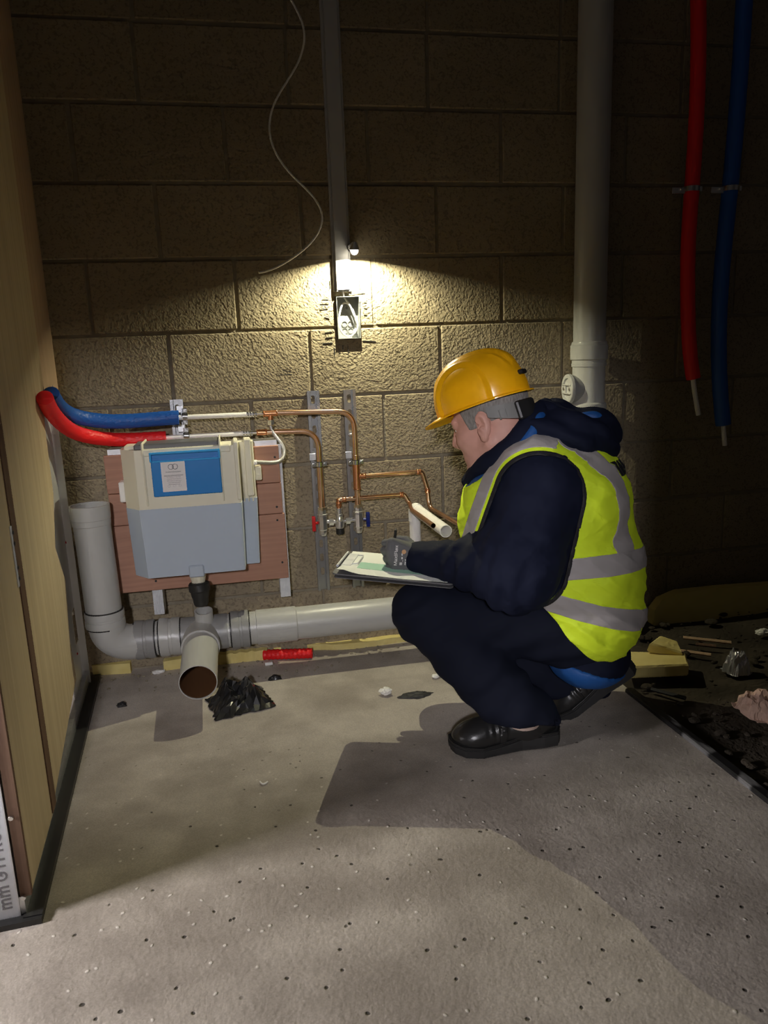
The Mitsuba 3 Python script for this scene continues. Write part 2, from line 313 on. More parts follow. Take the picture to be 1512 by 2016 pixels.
# far sheet with its far edge cut away where the insulated pipes go through
e = [pp(q[0]-7, q[1], .012) for q in ((97, 800), (96, 845), (112, 971), (116, 1078), (136, 1143), (145, 1262), (157, 1335))]
far = sg.Polygon([(sB+.042, .05), (sB+.042, TOPZ), (sA, TOPZ), (sA, e[0][1]+.06), (e[0][0]-.02, e[0][1]+.03)] + [(a, max(z, .05)) for a, z in e[1:]])
part(wl, 'ply_sheet', plate(far.buffer(0), .0, .012), 'm_ply', False)
part(wl, 'batten', plate(sg.box(sA+.012, e[0][1]+.035, sE, TOPZ), -.03, .010), 'm_batten', False)
# studs of the frame
def stud(s0, s1, holes=True, z0=.0, z1=TOPZ):
    web = sg.box(s0, z0, s1, z1)
    return plate(web, -.012, -.008)
w0, w1 = pp(96, 900, -.01)[0], pp(152, 1100, -.01)[0]
fs = sg.box(w0-.10, .02, LF-.005, TOPZ)
for (a, b, c, d) in ((100, 852, 121, 893), (141, 1206, 160, 1244)):
    s0, z1 = pp(a, b, -.01); s1, z0 = pp(c, d, -.01); fs = fs.difference(rrect(min(s0, s1), max(s0, s1), z0, z1, .004))
part(wl, 'stud', plate(fs, -.012, -.0095), 'm_stud', False, label='galvanised stud with rectangular service holes')
part(wl, 'stud_flange', plate(sg.box(LF-.009, .02, LF-.005, .98), -.0095, .012), 'm_stud', False)
for a, b in ((122, 936), (129, 1068), (152, 1287)):
    s, z = pp(a, b, -.009); c = A([*PA, 0])+PD*s+PN*-.0095+A([0, 0, z]); part(wl, 'screw', cyl(c, c+PN*.003, .0035, 10), 'm_redknob')
# near end of the frame: knurled stud face turned to the camera, with its printed mark
nf = frame(A([*PA, 0])-PD*.002, PN, A([0, 0, 1]), PD)
ns = A([*PA, 0])
def endbox(o0, o1, s0, s1, z0, z1, b=0): 
    m = box(o0, o1, s0, s1, z0, z1, b); V = m.vertices; return trimesh.Trimesh(ns+V[:, :1]*PN+V[:, 1:2]*PD+np.c_[np.zeros((len(V), 2)), V[:, 2]], m.faces, process=False)
pr('m_stud_end', (.70, .72, .75), .5, metallic=.15, bump=(proc(lambda p, n, uv: .5+.5*dr.sin((p.z+1.3*p.x)*1250.), 8e-4), .0012))
st = part(wl, 'end_stud', endbox(-.085, -.006, -.003, .0, .012, TOPZ), 'm_stud_end', False, label='pale galvanised stud face with dark printed letters')
part(wl, 'end_stud_lip', endbox(-.008, -.005, -.003, .06, .012, TOPZ), 'm_galv', False)
tx = meshkit.text_mesh('mm GYPROC', .022, .0006, True); V = tx.vertices
tx = trimesh.Trimesh(ns + (V[:, 1:2]*-1-.018)*PN*1 + V[:, 2:]*-PD + np.c_[np.zeros((len(V), 2)), V[:, 0]+.03] - PD*.003, tx.faces[:, ::-1], process=False)
part(st, 'printed_mark', tx, 'm_ink', False)
for z in (.05, .22): 
    c = ns+PN*.004-PD*.002+A([0, 0, z]); part(wl, 'screw', cyl(c, c-PD*.005, .005, 10), 'm_steel')
s0, z0 = pp(20, 1035, .018); s1, z1 = pp(40, 1150, .018)
br = plate(sg.box(s0-.012, z1, s0+.02, z0), .018, .020)
bk = part(wl, 'bracket', br, 'm_galv', False)
for f_ in (.12, .3, .7, .88):
    c = A([*PA, 0])+PD*(s0+.004)+PN*.02+A([0, 0, z1+(z0-z1)*f_]); part(bk, 'screw', cyl(c, c+PN*.002, .004, 8), 'm_slot')
# base: black gasket strip on the slab, thin metal track lip behind it
part(wl, 'base_track', plate(sg.box(.0, .002, LEN-.02, .05), -.012, .004), 'm_galv', False)
part(wl, 'base_strip', cat(plate(sg.box(-.012, .0, LEN-.005, .014), .0, .034), endbox(-.10, .034, -.022, .0, .0, .012)), 'm_rubber', False, label='black gasket strip along the floor')

# ------------------------------------------------------------------ cable trunking, torch, back box and loose cable
t = thing('cable_trunking', 'grey metal trunking strip running up the block wall above the torch', 'trunking')
zb, x0, x1 = 1.24, .091, .150
part(t, 'channel', cat(box(x0+.006, x1-.006, -.004, .004, zb, WTOP), box(x0+.008, x0+.011, -.02, -.002, zb, WTOP), box(x1-.011, x1-.008, -.02, -.002, zb, WTOP)), 'm_trunk', False)
part(t, 'cover', box(x0+.008, x1-.008, -.022, -.0195, zb+.004, WTOP, .001), 'm_trunk', False)
part(t, 'flange', box(x0-.001, x0+.006, -.006, -.001, zb, WTOP, .001), 'm_trunk', False)
part(t, 'flange', box(x1-.006, x1+.001, -.006, -.001, zb, WTOP, .001), 'm_trunk', False)
t = thing('torch', 'small chrome torch clipped to the trunking, its lit head turned down', 'torch')
c0 = A([.150, -.022, 1.376])
part(t, 'mount', cyl(c0, c0+A([0, -.014, 0]), .012, 20), 'm_rubber')
part(t, 'barrel', lathe([(.0001, 0), (.010, 0), (.0115, .002), (.0115, .045), (.0095, .047), (.0095, .049), (.0115, .051), (.0115, .060), (.009, .063), (.007, .061), (.0001, .061)], c0+A([0, -.014, 0]), (0, -1, -.06), 24), 'm_chrome')
hd = TORCH-TORCH_AXIS*-.0 + A([0, 0, .012])
part(t, 'head', lathe([(.0001, .0), (.007, 0), (.009, .004), (.0145, .018), (.0155, .020), (.0155, .022), (.0135, .022), (.0001, .021)], TORCH-A(TORCH_AXIS)*.046, TORCH_AXIS, 28), 'm_chrome')
scene[t+'__lens'] = ply(lathe([(.0001, -.002), (.0134, .001), (.0115, .009), (.007, .0145), (.0001, .0165)], TORCH-TORCH_AXIS*.0225, TORCH_AXIS, 28), {'type': 'diffuse', 'reflectance': rgb(.8, .8, .8)}, smooth=30,
                        emitter={'type': 'area', 'radiance': rgb(22., 20., 15.5)}); used.add(t+'__lens')
# back box: open steel box with cable loops in it
bx0, bx1, bz0, bz1 = .0965, .1735, 1.088, 1.224
t = thing('back_box', 'open galvanised double back box let into the wall under the trunking', 'electrical box')
body = cat(box(bx0, bx1, .025, .0265, bz0, bz1), *[box(*b) for b in ((bx0, bx0+.0015, -.013, .0265, bz0, bz1), (bx1-.0015, bx1, -.013, .0265, bz0, bz1), (bx0, bx1, -.013, .0265, bz0, bz0+.0015), (bx0, bx1, -.013, .0265, bz1-.0015, bz1))])
part(t, 'box', body, 'm_boxsteel', False)
for xx, zz, r in ((.125, 1.115, .010), (.146, 1.115, .010), (.125, 1.137, .010), (.146, 1.137, .010), (.135, 1.19, .007)): part(t, 'knockout', ring_tube((xx, .0252, zz), (xx, .0222, zz), r, r-.0016, 20), 'm_galv')
for xx, zz in ((.135, 1.100), (.153, 1.102)): part(t, 'screw_hole', cyl((xx, .0248, zz), (xx, .0257, zz), .0025, 10), 'm_slot')
P = [(.122, -.004, 1.262), (.121, -.004, 1.240), (.127, .0, 1.219), (.139, .004, 1.203), (.155, .004, 1.165), (.166, -.002, 1.135), (.155, -.004, 1.107), (.132, -.004, 1.096), (.110, -.002, 1.112), (.103, .0, 1.145), (.110, .004, 1.18), (.126, .008, 1.205), (.145, .012, 1.195), (.160, .014, 1.16), (.163, .015, 1.13), (.152, .016, 1.11)]
one('cable_coil', tube(spline(P, 110), .0032, 10), 'm_white', 'white cable coiled inside the open back box', 'cable')
P = [at(a, b, y) for a, b, y in ((560, -25, -.05), (583, 18, -.05), (599, 65, -.05), (590, 115, -.045), (560, 168, -.05), (536, 215, -.05), (531, 262, -.05), (548, 310, -.05), (590, 360, -.045), (622, 395, -.04), (634, 425, -.04), (622, 465, -.045), (580, 505, -.05), (545, 526, -.055), (509, 537, -.06))]
one('cable', tube(spline(P, 140), .0033, 10), 'm_white', 'thin white cable hanging in loose curves left of the trunking', 'cable')
# pencil and saw marks round the box and chipped plaster at the trunking's end
marks = []
for a, b, c, d in ((636, 588, 648, 588), (632, 597, 648, 597), (631, 608, 647, 606), (640, 622, 650, 625), (638, 640, 652, 642), (640, 655, 654, 653), (641, 665, 655, 664), (636, 676, 655, 675), (716, 594, 721, 594), (716, 604, 722, 606), (716, 618, 722, 618), (714, 671, 740, 672), (658, 684, 659, 699), (675, 680, 675, 690), (685, 680, 686, 698), (557, 729, 573, 732), (548, 738, 575, 737), (650, 552, 651, 568), (707, 552, 708, 568), (686, 580, 718, 576)):
    p0, p1 = at(a, b, -.0015), at(c, d, -.0015); marks.append(tube(np.linspace(p0, p1, 3), .0011, 5))
part('wall_back', 'pencil_mark', cat(*marks), 'm_slot', False)

# ------------------------------------------------------------------ soil stack on the right
def socket(t, name, c, d, r, w, mat='m_pvc', lip=.006):
    d = unit(d); c = A(c, float)
    for s_ in (.0, w): part(t, 'dark_ring', ring_tube(c+d*(s_-.0035), c+d*(s_+.0035), r+.0032, r-.001, 40), 'm_rubber')  # dark rings marking the gaps at each socket end
    return part(t, name, lathe([(r, 0), (r+lip, .001), (r+lip+.001, .004), (r+lip, w*.45), (r+lip-.002, w*.47), (r+lip-.002, w*.60), (r+lip, w*.62), (r+lip, w-.003), (r+lip-.001, w), (r, w)], c, d, 40), mat)
SX, SY, SR = .966, -.075, .055
t = thing('soil_stack', 'grey plastic soil stack pipe running up the wall behind the man', 'pipe')
part(t, 'pipe', cyl((SX, SY, 1.0), (SX+.004, SY, WTOP), SR, 48), 'm_pvc')
part(t, 'socket', lathe([(SR, 0), (SR+.005, .001), (SR+.005, .012), (SR+.003, .013), (SR+.003, .022), (SR+.009, .026), (SR+.009, .072), (SR+.006, .076), (SR+.004, .084), (SR, .086)], (SX, SY, .963), (0, 0, 1), 48), 'm_pvc')
part(t, 'access_pipe', cyl((SX, SY, .60), (SX, SY, 1.0), SR+.001, 48), 'm_pvc')
part(t, 'socket', lathe([(SR, 0), (SR+.007, .002), (SR+.007, .05), (SR+.003, .054), (SR, .056)], (SX, SY, .785), (0, 0, 1), 48), 'm_pvc')
part(t, 'lower_pipe', cyl((SX, SY, .23), (SX, SY, .66), SR, 48), 'm_pvc')
part(t, 'foot_bend', tube(spline([(SX-.13, -.15, .162), (SX-.06, -.148, .164), (SX-.015, -.13, .182), (SX, SY-.02, .22), (SX, SY, .27)], 20), SR+.003, 40), 'm_pvc')
ad = unit(A([-.996, .06, 0])); ac = A([SX, SY, .888])
part(t, 'door_neck', lathe([(.046, .02), (.048, .072), (.0001, .073)], ac, ad, 36), 'm_pvcdark')
dk = part(t, 'access_door', lathe([(.0001, .074), (.037, .074), (.038, .080), (.050, .080), (.052, .077), (.052, .068), (.047, .066)], ac, ad, 40), 'm_pvc')
ax, ay = np.cross([0, 0, 1], ad), A([0, 0, 1.0])
def onx(m): return xf(m, frame(ac+ad*.074, ax, ay, ad))
part(dk, 'bridge', onx(cat(box(-.040, .040, .013, .017, 0, .009), box(-.040, .040, -.017, -.013, 0, .009), box(-.040, -.014, -.014, .014, 0, .005), box(.014, .040, -.014, .014, 0, .005))), 'm_pvc', False)
for s in (-.027, .027): part(dk, 'screw', onx(cyl((s, 0, .004), (s, 0, .008), .006, 12)), 'm_steel')

# ------------------------------------------------------------------ red and blue insulated pipes on the right
def ins_pipe(name, P, r, mat, P2, label, group, r2=.0085):
    t = thing(name, label, 'pipe', group)
    S = spline(P, 70); ph = np.linspace(0, 60, 70)
    part(t, 'insulation', tube(S, r*(1+.012*np.sin(ph*3.1)+.01*np.sin(ph*1.3)), 26), mat)
    part(t, 'inner_pipe', tube(spline(P2, 20), r2, 18, hollow=.78), 'm_whitepipe'); return t
Y = -.10
Pr = pts([(1374, -30), (1375, 90), (1371, 230), (1362, 372), (1355, 480), (1354, 590), (1356, 660), (1365, 745)], Y)
ins_pipe('insulated_pipe', Pr, .0245, 'm_redfoam', pts([(1363, 735), (1368, 775), (1375, 817)], Y), 'red insulated pipe hanging on the wall right of the soil stack', 'insulated pipes')
Pb = pts([(1467, -30), (1460, 90), (1450, 230), (1437, 372), (1424, 500), (1416, 620), (1416, 730), (1424, 836)], Y)
ins_pipe('insulated_pipe', Pb, .0265, 'm_bluefoam', pts([(1423, 828), (1425, 855), (1427, 877)], Y), 'blue insulated pipe hanging rightmost on the wall', 'insulated pipes')
for c, r, lb in ((at(1360, 373, Y), .0255, 'steel clip on bracket holding the red hanging pipe'), (at(1437, 372, Y), .0275, 'steel clip on bracket holding the blue hanging pipe')):
    t = thing('pipe_clip', lb, 'pipe clip', 'clips on the hanging pipes')
    part(t, 'band', ring_tube(c-A([0, 0, .008]), c+A([0, 0, .008]), r+.003, r-.0005, 32), 'm_steel')
    part(t, 'bracket', box(c[0]-r-.045, c[0]-r+.003, Y-.004, Y+.0, c[2]-.014, c[2]+.006, .001), 'm_galv', False)
    part(t, 'bracket', box(c[0]+r-.003, c[0]+r+.016, Y-.004, Y, c[2]-.006, c[2]+.010, .001), 'm_galv', False)
    part(t, 'rod', cyl((c[0], Y+r, c[2]), (c[0], .0, c[2]), .005, 12), 'm_steel')
    part(t, 'bolt', cyl((c[0]-r-.014, Y-.004, c[2]), (c[0]-r-.014, Y-.010, c[2]), .005, 6), 'm_steel')

# ------------------------------------------------------------------ slotted channels and pipe clips
def channel(xc, z0, z1, label, group, w=.041, d=.021, lean=0.):
    t = thing('channel', label, 'metal channel', group); h = w/2
    face = sg.box(-h, z0, h, z1); zz = z1-.030
    while zz > z0+.02:
        face = face.difference(affinity.translate(rrect(-.0065, .0065, -.014, .014, .0064, 4), 0, zz)); zz -= .050
    sh = lambda m: trimesh.Trimesh(m.vertices+A([xc, 0, 0])+np.outer(m.vertices[:, 2]-z1, [lean, 0, 0]), m.faces, process=False)
    part(t, 'web', sh(in_xz(face, -.0045, -.002)), 'm_strut', False)
    for s in (-1, 1):
        part(t, 'side', sh(cat(box(s*h, s*(h-.0022), -d, -.002, z0, z1), box(s*h, s*(h-.0095), -d, -d+.0022, z0, z1), box(s*(h-.0095), s*(h-.0075), -d, -d+.007, z0, z1))), 'm_strut', False)
    for z in (z1-.155,): part(t, 'bolt', sh(cat(cyl((0, -.004, z), (0, -.010, z), .0085, 6), cyl((0, -.010, z), (0, -.013, z), .005, 10))), 'm_steel')
    return t
g_ = 'slotted channels on the block wall'
channel(.001, .225, .922, 'slotted steel channel upright behind the hot pipe, nearer the cistern', g_)
channel(.124, .225, .920, 'slotted steel channel upright behind the cold pipe, right of the pair', g_)
channel(-.443, .66, .915, 'short slotted channel behind the white pipe ends above the cistern', g_)
def ring_clip(c, r, axis, label, group, foot=.02):
    t = thing('pipe_clip', label, 'pipe clip', group); c = A(c, float); axis = unit(axis); side = unit(np.cross(axis, [0, 1, 0]))
    part(t, 'band', ring_tube(c-axis*.007, c+axis*.007, r+.0045, r+.002, 28), 'm_steel')
    part(t, 'lining', ring_tube(c-axis*.009, c+axis*.009, r+.002, r-.0005, 28), 'm_rubber')
    for s in (-1, 1):
        p = c+side*s*(r+.010); M = frame(p, side, axis, np.cross(side, axis))
        ea = part(t, 'ear', xf(box(-.007, .007, -.008, .008, -.003, .003, .001), M), 'm_steel', False)
        part(t, 'screw', cyl(p-A([0, .003, 0]), p-A([0, .008, 0]), .005, 10), 'm_steel')
    part(t, 'boss', cyl(c+A([0, r+.003, 0]), A([c[0], -foot, c[2]]), .007, 12), 'm_steel')
    part(t, 'plate', box(c[0]-.028, c[0]-.006, -foot-.004, -foot, c[2]+.008, c[2]+.032, .001), 'm_galv', False)
    return t

# ------------------------------------------------------------------ copper and white pipework on the wall
CY = -.066
def fitting(t, name, a, b, r, mat='m_copper2'):
    """capillary fitting: sleeve with a rolled bead at each end"""
    a, b = A(a, float), A(b, float); h = np.linalg.norm(b-a); 
    return part(t, name, lathe([(r, 0), (r+.0024, .0006), (r+.0028, .002), (r+.0012, .0042), (r+.0012, h-.0042), (r+.0028, h-.002), (r+.0024, h-.0006), (r, h)], a, b-a, 22), mat)
r1, r2 = .0078, .0108
cold = thing('copper_pipe', 'copper cold pipe bending down the right channel to the blue handled valve', 'pipe', 'copper pipes')
pA = pts([(545, 813), (690, 808), (699, 895)], CY); 
pA[0], pA[1] = at(546, 813, CY), at(694, 809, CY); xv = .1275; pA[1][0] = xv
part(cold, 'pipe', tube(fillet([pA[0], pA[1], (xv, CY, .70)], .062, 14), .0088, 20), 'm_copper')
part(cold, 'riser', cyl((xv, CY, .515), (xv, CY, .705), r2-.0008, 22), 'm_copper')
ztee = at(703, 938, CY)[2]
fitting(cold, 'tee', (xv, CY, ztee-.045), (xv, CY, ztee+.045), r2)
fitting(cold, 'tee_branch', (xv+.008, CY, ztee), (xv+.032, CY, ztee), r1)
q = at(518, 815, CY); q1 = at(546, 813, CY)
fitting(cold, 'tee', q, q1, .0088)
fitting(cold, 'tee_outlet', (q+q1)/2, (q+q1)/2-A([0, 0, .026]), .0072)
hot = thing('copper_pipe', 'copper hot pipe bending down the left channel to the red handled valve', 'pipe', 'copper pipes')
pB = at(522, 851, CY); xh = .004; pC = at(628, 848, CY); pC[0] = xh
part(hot, 'pipe', tube(fillet([pB, pC, (xh, CY, .66)], .062, 14), .0088, 20), 'm_copper')
part(hot, 'riser', cyl((xh, CY, .50), (xh, CY, .672), r2-.0004, 22), 'm_copper')
fitting(hot, 'coupling', pB-A([.028, 0, 0]), pB+A([.006, 0, 0]), .0088)
# branch behind the man and the mixed-water pipe
br = thing('copper_pipe', 'copper branch pipe running right and out towards the man, upper of two', 'pipe', 'copper pipes')
b0, b1 = A([xv+.03, CY, ztee]), at(831, 934, CY); b1[2] = ztee+.001
b2 = at(841, 960, CY); b3 = at(846, 1000, CY-.01); b4 = at(914, 1038, -.33)
part(br, 'pipe', tube(fillet([b0, b1, b2+(b2-b1)*.0, b3, b4], [.012, .01, .035], 8), r1, 18), 'm_copper')
fitting(br, 'elbow_sleeve', b1-A([.018, 0, 0]), b1-A([.004, 0, 0]), r1); fitting(br, 'elbow_sleeve', b2+(b3-b2)*.05, b2+(b3-b2)*.25, r1)
mx = thing('copper_pipe', 'copper pipe with an open end running from the mixing valve, lower of two', 'pipe', 'copper pipes')
xm = .062; zt = at(667, 984, CY)[2]; m1 = at(796, 978, CY); m1[2] = zt+.001; m2 = at(806, 990, CY-.005); m3 = at(812, 1005, -.14); m4 = at(853, 1035, -.40)
part(mx, 'riser', cyl((xm, CY, .505), (xm, CY, zt+.004), r1, 18), 'm_copper2')
part(mx, 'pipe', tube(fillet([(xm, CY, zt-.012), (xm, CY, zt), m1, m2, m3, m4], [.009, .010, .012, .03], 7), r1, 18, hollow=.86), 'm_copper')
fitting(mx, 'elbow_sleeve', (xm-.0, CY, zt-.022), (xm, CY, zt-.008), r1); fitting(mx, 'elbow_sleeve', (xm+.012, CY, zt), (xm+.026, CY, zt), r1); fitting(mx, 'elbow_sleeve', m1-A([.016, 0, 0]), m1-A([.003, 0, 0]), r1)
g_ = 'clips holding the copper pipes'
ring_clip((xv, CY, at(703, 910, CY)[2]), .0092, (0, 0, 1), 'steel ring clip holding the cold copper pipe on the right channel', g_, .021)
ring_clip((xh, CY, at(628, 914, CY)[2]), .0092, (0, 0, 1), 'steel ring clip holding the hot copper pipe on the left channel', g_, .021)
# valves
def valve(x, mat, side, label, zc=.482):
    t = thing('isolating_valve', label, 'valve', 'valves on the pipes')
    part(t, 'body', lathe([(.0001, -.048), (.010, -.047), (.013, -.040), (.0145, -.034), (.0145, -.028), (.0165, -.024), (.0165, .020), (.0155, .022), (.0185, .024), (.0185, .028), (.0150, .030), (.0150, .044), (.0001, .045)], (x, CY, zc), (0, 0, 1), 8), 'm_chrome', 20)
    part(t, 'nut', lathe([(.0095, 0), (.0158, .001), (.0158, .012), (.0095, .013)], (x, CY, zc+.040), (0, 0, 1), 6), 'm_brass', False)
    h = part(t, 'handle', cat(cyl((x+side*.016, CY-.004, zc), (x+side*.026, CY-.006, zc), .005, 12), hull([(x+side*a, CY-.007+b, zc+c) for a in (.026, .037) for b, c in ((-.006, .024), (.006, .024), (.008, 0), (-.008, 0), (.005, -.027), (-.005, -.027))])), mat, 20)
    return t
valve(xh, 'm_redknob', -1, 'chrome isolating valve with a red handle under the hot pipe')
valve(xv, 'm_blueknob', 1, 'chrome isolating valve with a dark blue handle under the cold pipe')
t = thing('mixing_valve', 'chrome mixing valve with black cap between the red and blue valves', 'valve')
zc = .478
part(t, 'body', lathe([(.0001, -.022), (.014, -.021), (.0165, -.014), (.0165, .004), (.0125, .010), (.0110, .020), (.0128, .022), (.0128, .028), (.009, .030), (.009, .043), (.011, .045), (.011, .049), (.0001, .05)], (xm, CY, zc), (0, 0, 1), 24), 'm_chrome')
part(t, 'cap', lathe([(.0001, 0), (.013, 0), (.014, .003), (.014, .020), (.0001, .021)], (xm, CY, zc-.042), (0, 0, 1), 20), 'm_rubber')
for s in (-1, 1):
    part(t, 'inlet', cyl((xm+s*.012, CY, zc+.002), (xm+s*.05, CY, zc+.004), .0072, 16), 'm_chrome')
    part(t, 'nut', lathe([(.007, 0), (.0125, .001), (.0125, .016), (.007, .017)], (xm+s*.020, CY, zc+.002), (s, 0, .05), 6), 'm_chrome', False)
# white supply pipes out of the insulation, with their crimped ends
def supply(a, b, label, r=.0078):
    t = thing('supply_pipe', label, 'pipe', 'white supply pipe ends'); a, b = A(a), A(b); d = unit(b-a)
    part(t, 'pipe', cyl(a, b-d*.02, r, 20), 'm_whitepipe')
    w = []
    for i in range(4): w.append(ring_tube(b-d*(.042-.0085*i), b-d*(.042-.0085*i-.005), r+.0026, r-.001, 20))
    part(t, 'crimp_sleeve', cat(*w), 'm_steel'); part(t, 'stem', cyl(b-d*.022, b+d*.012, .0062, 16), 'm_brass'); return t
PYL = -.085
blueEnd, redEnd = at(352, 822, PYL), at(327, 862, PYL)
c_in = at(512, 815, CY); h_in = pB-A([.03, 0, 0])
supply(blueEnd-A([.02, 0, 0]), c_in, 'white pipe from the blue insulation to the upper copper tee')
supply(redEnd-A([.02, 0, 0]), h_in, 'white pipe from the red insulation to the lower copper pipe')
g_ = 'clips on the short channel'
ring_clip(at(364, 820, -.078), .0085, c_in-blueEnd, 'steel ring clip on the white pipe beside the blue insulation', g_)
ring_clip(at(367, 858, -.078), .0085, h_in-redEnd, 'steel ring clip on the white pipe beside the red insulation', g_)
# insulated pipes coming through the partition on the left
sp0 = A([*PA, 0])+PD*pp(100, 822)[0]
def leftpipe(px, end, mat, label, y0, r):
    P = [at(px[0][0], px[0][1], px[0][2])] + [at(a, b, y) for a, b, y in px[1:]] + [end]
    t = thing('insulated_pipe', label, 'pipe', 'insulated pipes through the partition'); S = spline(P, 60); ph = np.linspace(0, 55, 60)
    part(t, 'insulation', tube(S, r*(1+.012*np.sin(ph*3)+.012*np.sin(ph*1.7)), 26), mat)
leftpipe([(100, 775, -.30), (118, 802, -.22), (150, 820, -.15), (205, 829, -.11), (270, 828, -.09)], blueEnd, 'm_bluefoam', 'blue insulated pipe curving from the partition to the white pipe', 0, .0225)
leftpipe([(88, 783, -.42), (104, 814, -.34), (128, 839, -.25), (165, 857, -.155), (220, 865, -.10), (270, 865, -.086)], redEnd, 'm_redfoam', 'red insulated pipe curving from the partition below the blue one', 0, .0215)
# braided hose from the tee to the cistern
hose = thing('flexible_hose', 'braided steel hose looping from the copper tee to the cistern', 'hose')
hp = [(q+q1)/2-A([0, 0, .024])] + pts([(534, 843, CY), (547, 865, CY-.01), (559, 885, CY-.02), (556, 902, CY-.035), (535, 911, CY-.06), (500, 911, CY-.09)])
scene['m_braid'] = {'type': 'twosided', 'bsdf': {'type': 'bumpmap', 'tex': proc(lambda p, n, uv: noise(p.x*700, p.y*700, p.z*700), 5e-4), 'scale': .0012, 'bsdf': {'type': 'principled', 'base_color': rgb(.66, .65, .63), 'roughness': .35, 'metallic': .9}}}
part(hose, 'braid', tube(spline(hp, 60), .0068, 16), 'm_braid')
part(hose, 'nut', lathe([(.006, 0), (.0115, .001), (.0115, .016), (.006, .02)], hp[0]+A([0, 0, .004]), (0, 0, -1), 6), 'm_chrome', False)
part(hose, 'end_fitting', cyl(hp[-1]+A([.01, .003, 0]), hp[-1]-A([.03, -.006, 0]), .0085, 16), 'm_whitepipe')
# white waste pipe elbow beside the man
t = thing('waste_pipe', 'white plastic waste pipe elbow with an open end beside the clipboard', 'pipe')
w1 = at(816, 1000, -.09); w0 = w1-A([0, 0, .30]); w2 = at(878, 1046, -.42)
part(t, 'pipe', tube(fillet([w0, w1, w2], .03, 8), .0195, 28, hollow=.88), 'm_whitepipe')
part(t, 'elbow', tube(fillet([w1-A([0, 0, .045]), w1, w1+(w2-w1)*.13], .03, 8), .0215, 28), 'm_white')

# ------------------------------------------------------------------ backing board, its metal frame and the cistern
BY = -.115
fr = thing('support_frame', 'galvanised metal frame standing behind the plywood board', 'metal frame')
for a in ((300, 1165, 325, 1210), (550, 1130, 573, 1175)):
    xa, xb = at(a[0], a[1], -.09)[0], at(a[2], a[3], -.09)[0]; zb_ = at(a[0], a[3], -.09)[2]
    part(fr, 'stud', cat(box(xa, xb, -.094, -.090, zb_, .76), *[box(xa+.001+(xb-xa-.004)*f, xa+.003+(xb-xa-.004)*f, -.097, -.093, zb_, .76) for f in (0, .2, .4, .6, .8, 1)], box(xa, xa+.002, -.094, -.03, zb_, .76), box(xb-.002, xb, -.094, -.03, zb_, .76)), 'm_galvdull', False)
zr = at(520, 873, -.09)[2]
part(fr, 'rail', cat(box(-.66, -.135, -.096, -.094, zr-.022, zr+.010), box(-.66, -.135, -.096, -.03, zr+.008, zr+.010)), 'm_galv', False)
bd = thing('backing_board', 'reddish plywood board of three planks behind the cistern', 'board')
zs = [(at(206, 898, BY)[2], at(210, 974, BY)[2]), (at(210, 974, BY)[2]-.001, at(219, 1037, BY)[2]), (at(219, 1037, BY)[2]-.001, at(230, 1170, BY)[2])]
xl, xr1, xr2 = at(215, 1000, BY)[0], at(553, 960, BY)[0], at(566, 1100, BY)[0]
for i, (z1, z0) in enumerate(zs): part(bd, 'plank', box(xl+(.0, .001, .002)[i], (xr1, xr1+.001, xr2)[i], BY, -.097, z0+.0012, z1, .0012), 'm_redply', False)
for a, b in ((307, 1144), (546, 1024), (545, 998), (556, 1107), (541, 900)):
    c = at(a, b, BY); part(bd, 'screw', cyl(c+A([0, -.0015, 0]), c+A([0, .001, 0]), .0035, 10), 'm_slot')
ci = thing('cistern', 'concealed toilet cistern with cream top and grey-blue foam shell on the board', 'cistern')
fy, sy, by = -.235, -.165, BY-.001
L0, L1, R0, R1 = -.610, -.565, -.262, -.212          # left edge, left ridge, right ridge, right edge
zt_, zm, zb2 = .792, .602, .386
def profile(d=0.): return sg.Polygon([(L0-d, by), (L0-d, -.178), (L1-d, fy-d), (R0+d, fy-d), (R0+d+.004, sy-d), (R1+d, sy-d), (R1+d, by)])
def pillar(poly, z0, z1, taper=.0):
    m = extrude(poly, z1-z0); V = m.vertices.copy(); k = 1-taper*(z1-z0-V[:, 2:])/(z1-z0); cx = (L0+R1)/2
    V = np.c_[cx+(V[:, :1]-cx)*k, by+(V[:, 1:2]-by)*k, V[:, 2:]+z0]; return trimesh.Trimesh(V, m.faces, process=False)
part(ci, 'insulation_shell', cat(pillar(profile(.001).buffer(-.006).buffer(.006, quad_segs=4), zb2, zm, .035)), 'm_eps', 25, label='grey-blue polystyrene shell')
part(ci, 'tank', cat(pillar(profile().buffer(-.010).buffer(.010, quad_segs=4), zm-.012, zt_-.01), box(L1+.02, R0-.02, fy-.003, fy+.02, zt_-.03, zt_-.008, .003)), 'm_tankcream', 25, label='cream translucent tank top')
for x0_, x1_ in ((L0+.012, L0+.050), (L0+.068, L0+.074), (R0-.055, R0-.050), (R0-.012, R0+.002), (R1-.030, R1-.008)):
    part(ci, 'rib', box(x0_, x1_, (fy if x0_ > L1-.01 and x0_ < R0+.001 else -.182)-.006, by, zm+.01, zt_-(.0 if x1_-x0_ > .01 else -.012), .003), 'm_tankcream', False)
for a in (-.225, -.238, -.252): part(ci, 'rib', box(a-.002, a+.002, sy-.008, sy+.01, zm-.01, zm+.07, .0015), 'm_tankcream', False)
part(ci, 'lid', box(L1-.0, R0-.055, fy+.012, by, zt_-.012, zt_+.006, .004), 'm_boardgrey', False, label='dark grey strip along the top')
part(ci, 'lug', cat(box(R1, R1+.020, -.155, by, .655, .70, .003), box(R1+.004, R1+.012, -.158, -.152, .66, .675)), 'm_tankcream', False)
part(ci, 'lug', box(L0-.018, L0, -.165, by, .617, .680, .003), 'm_white', False)
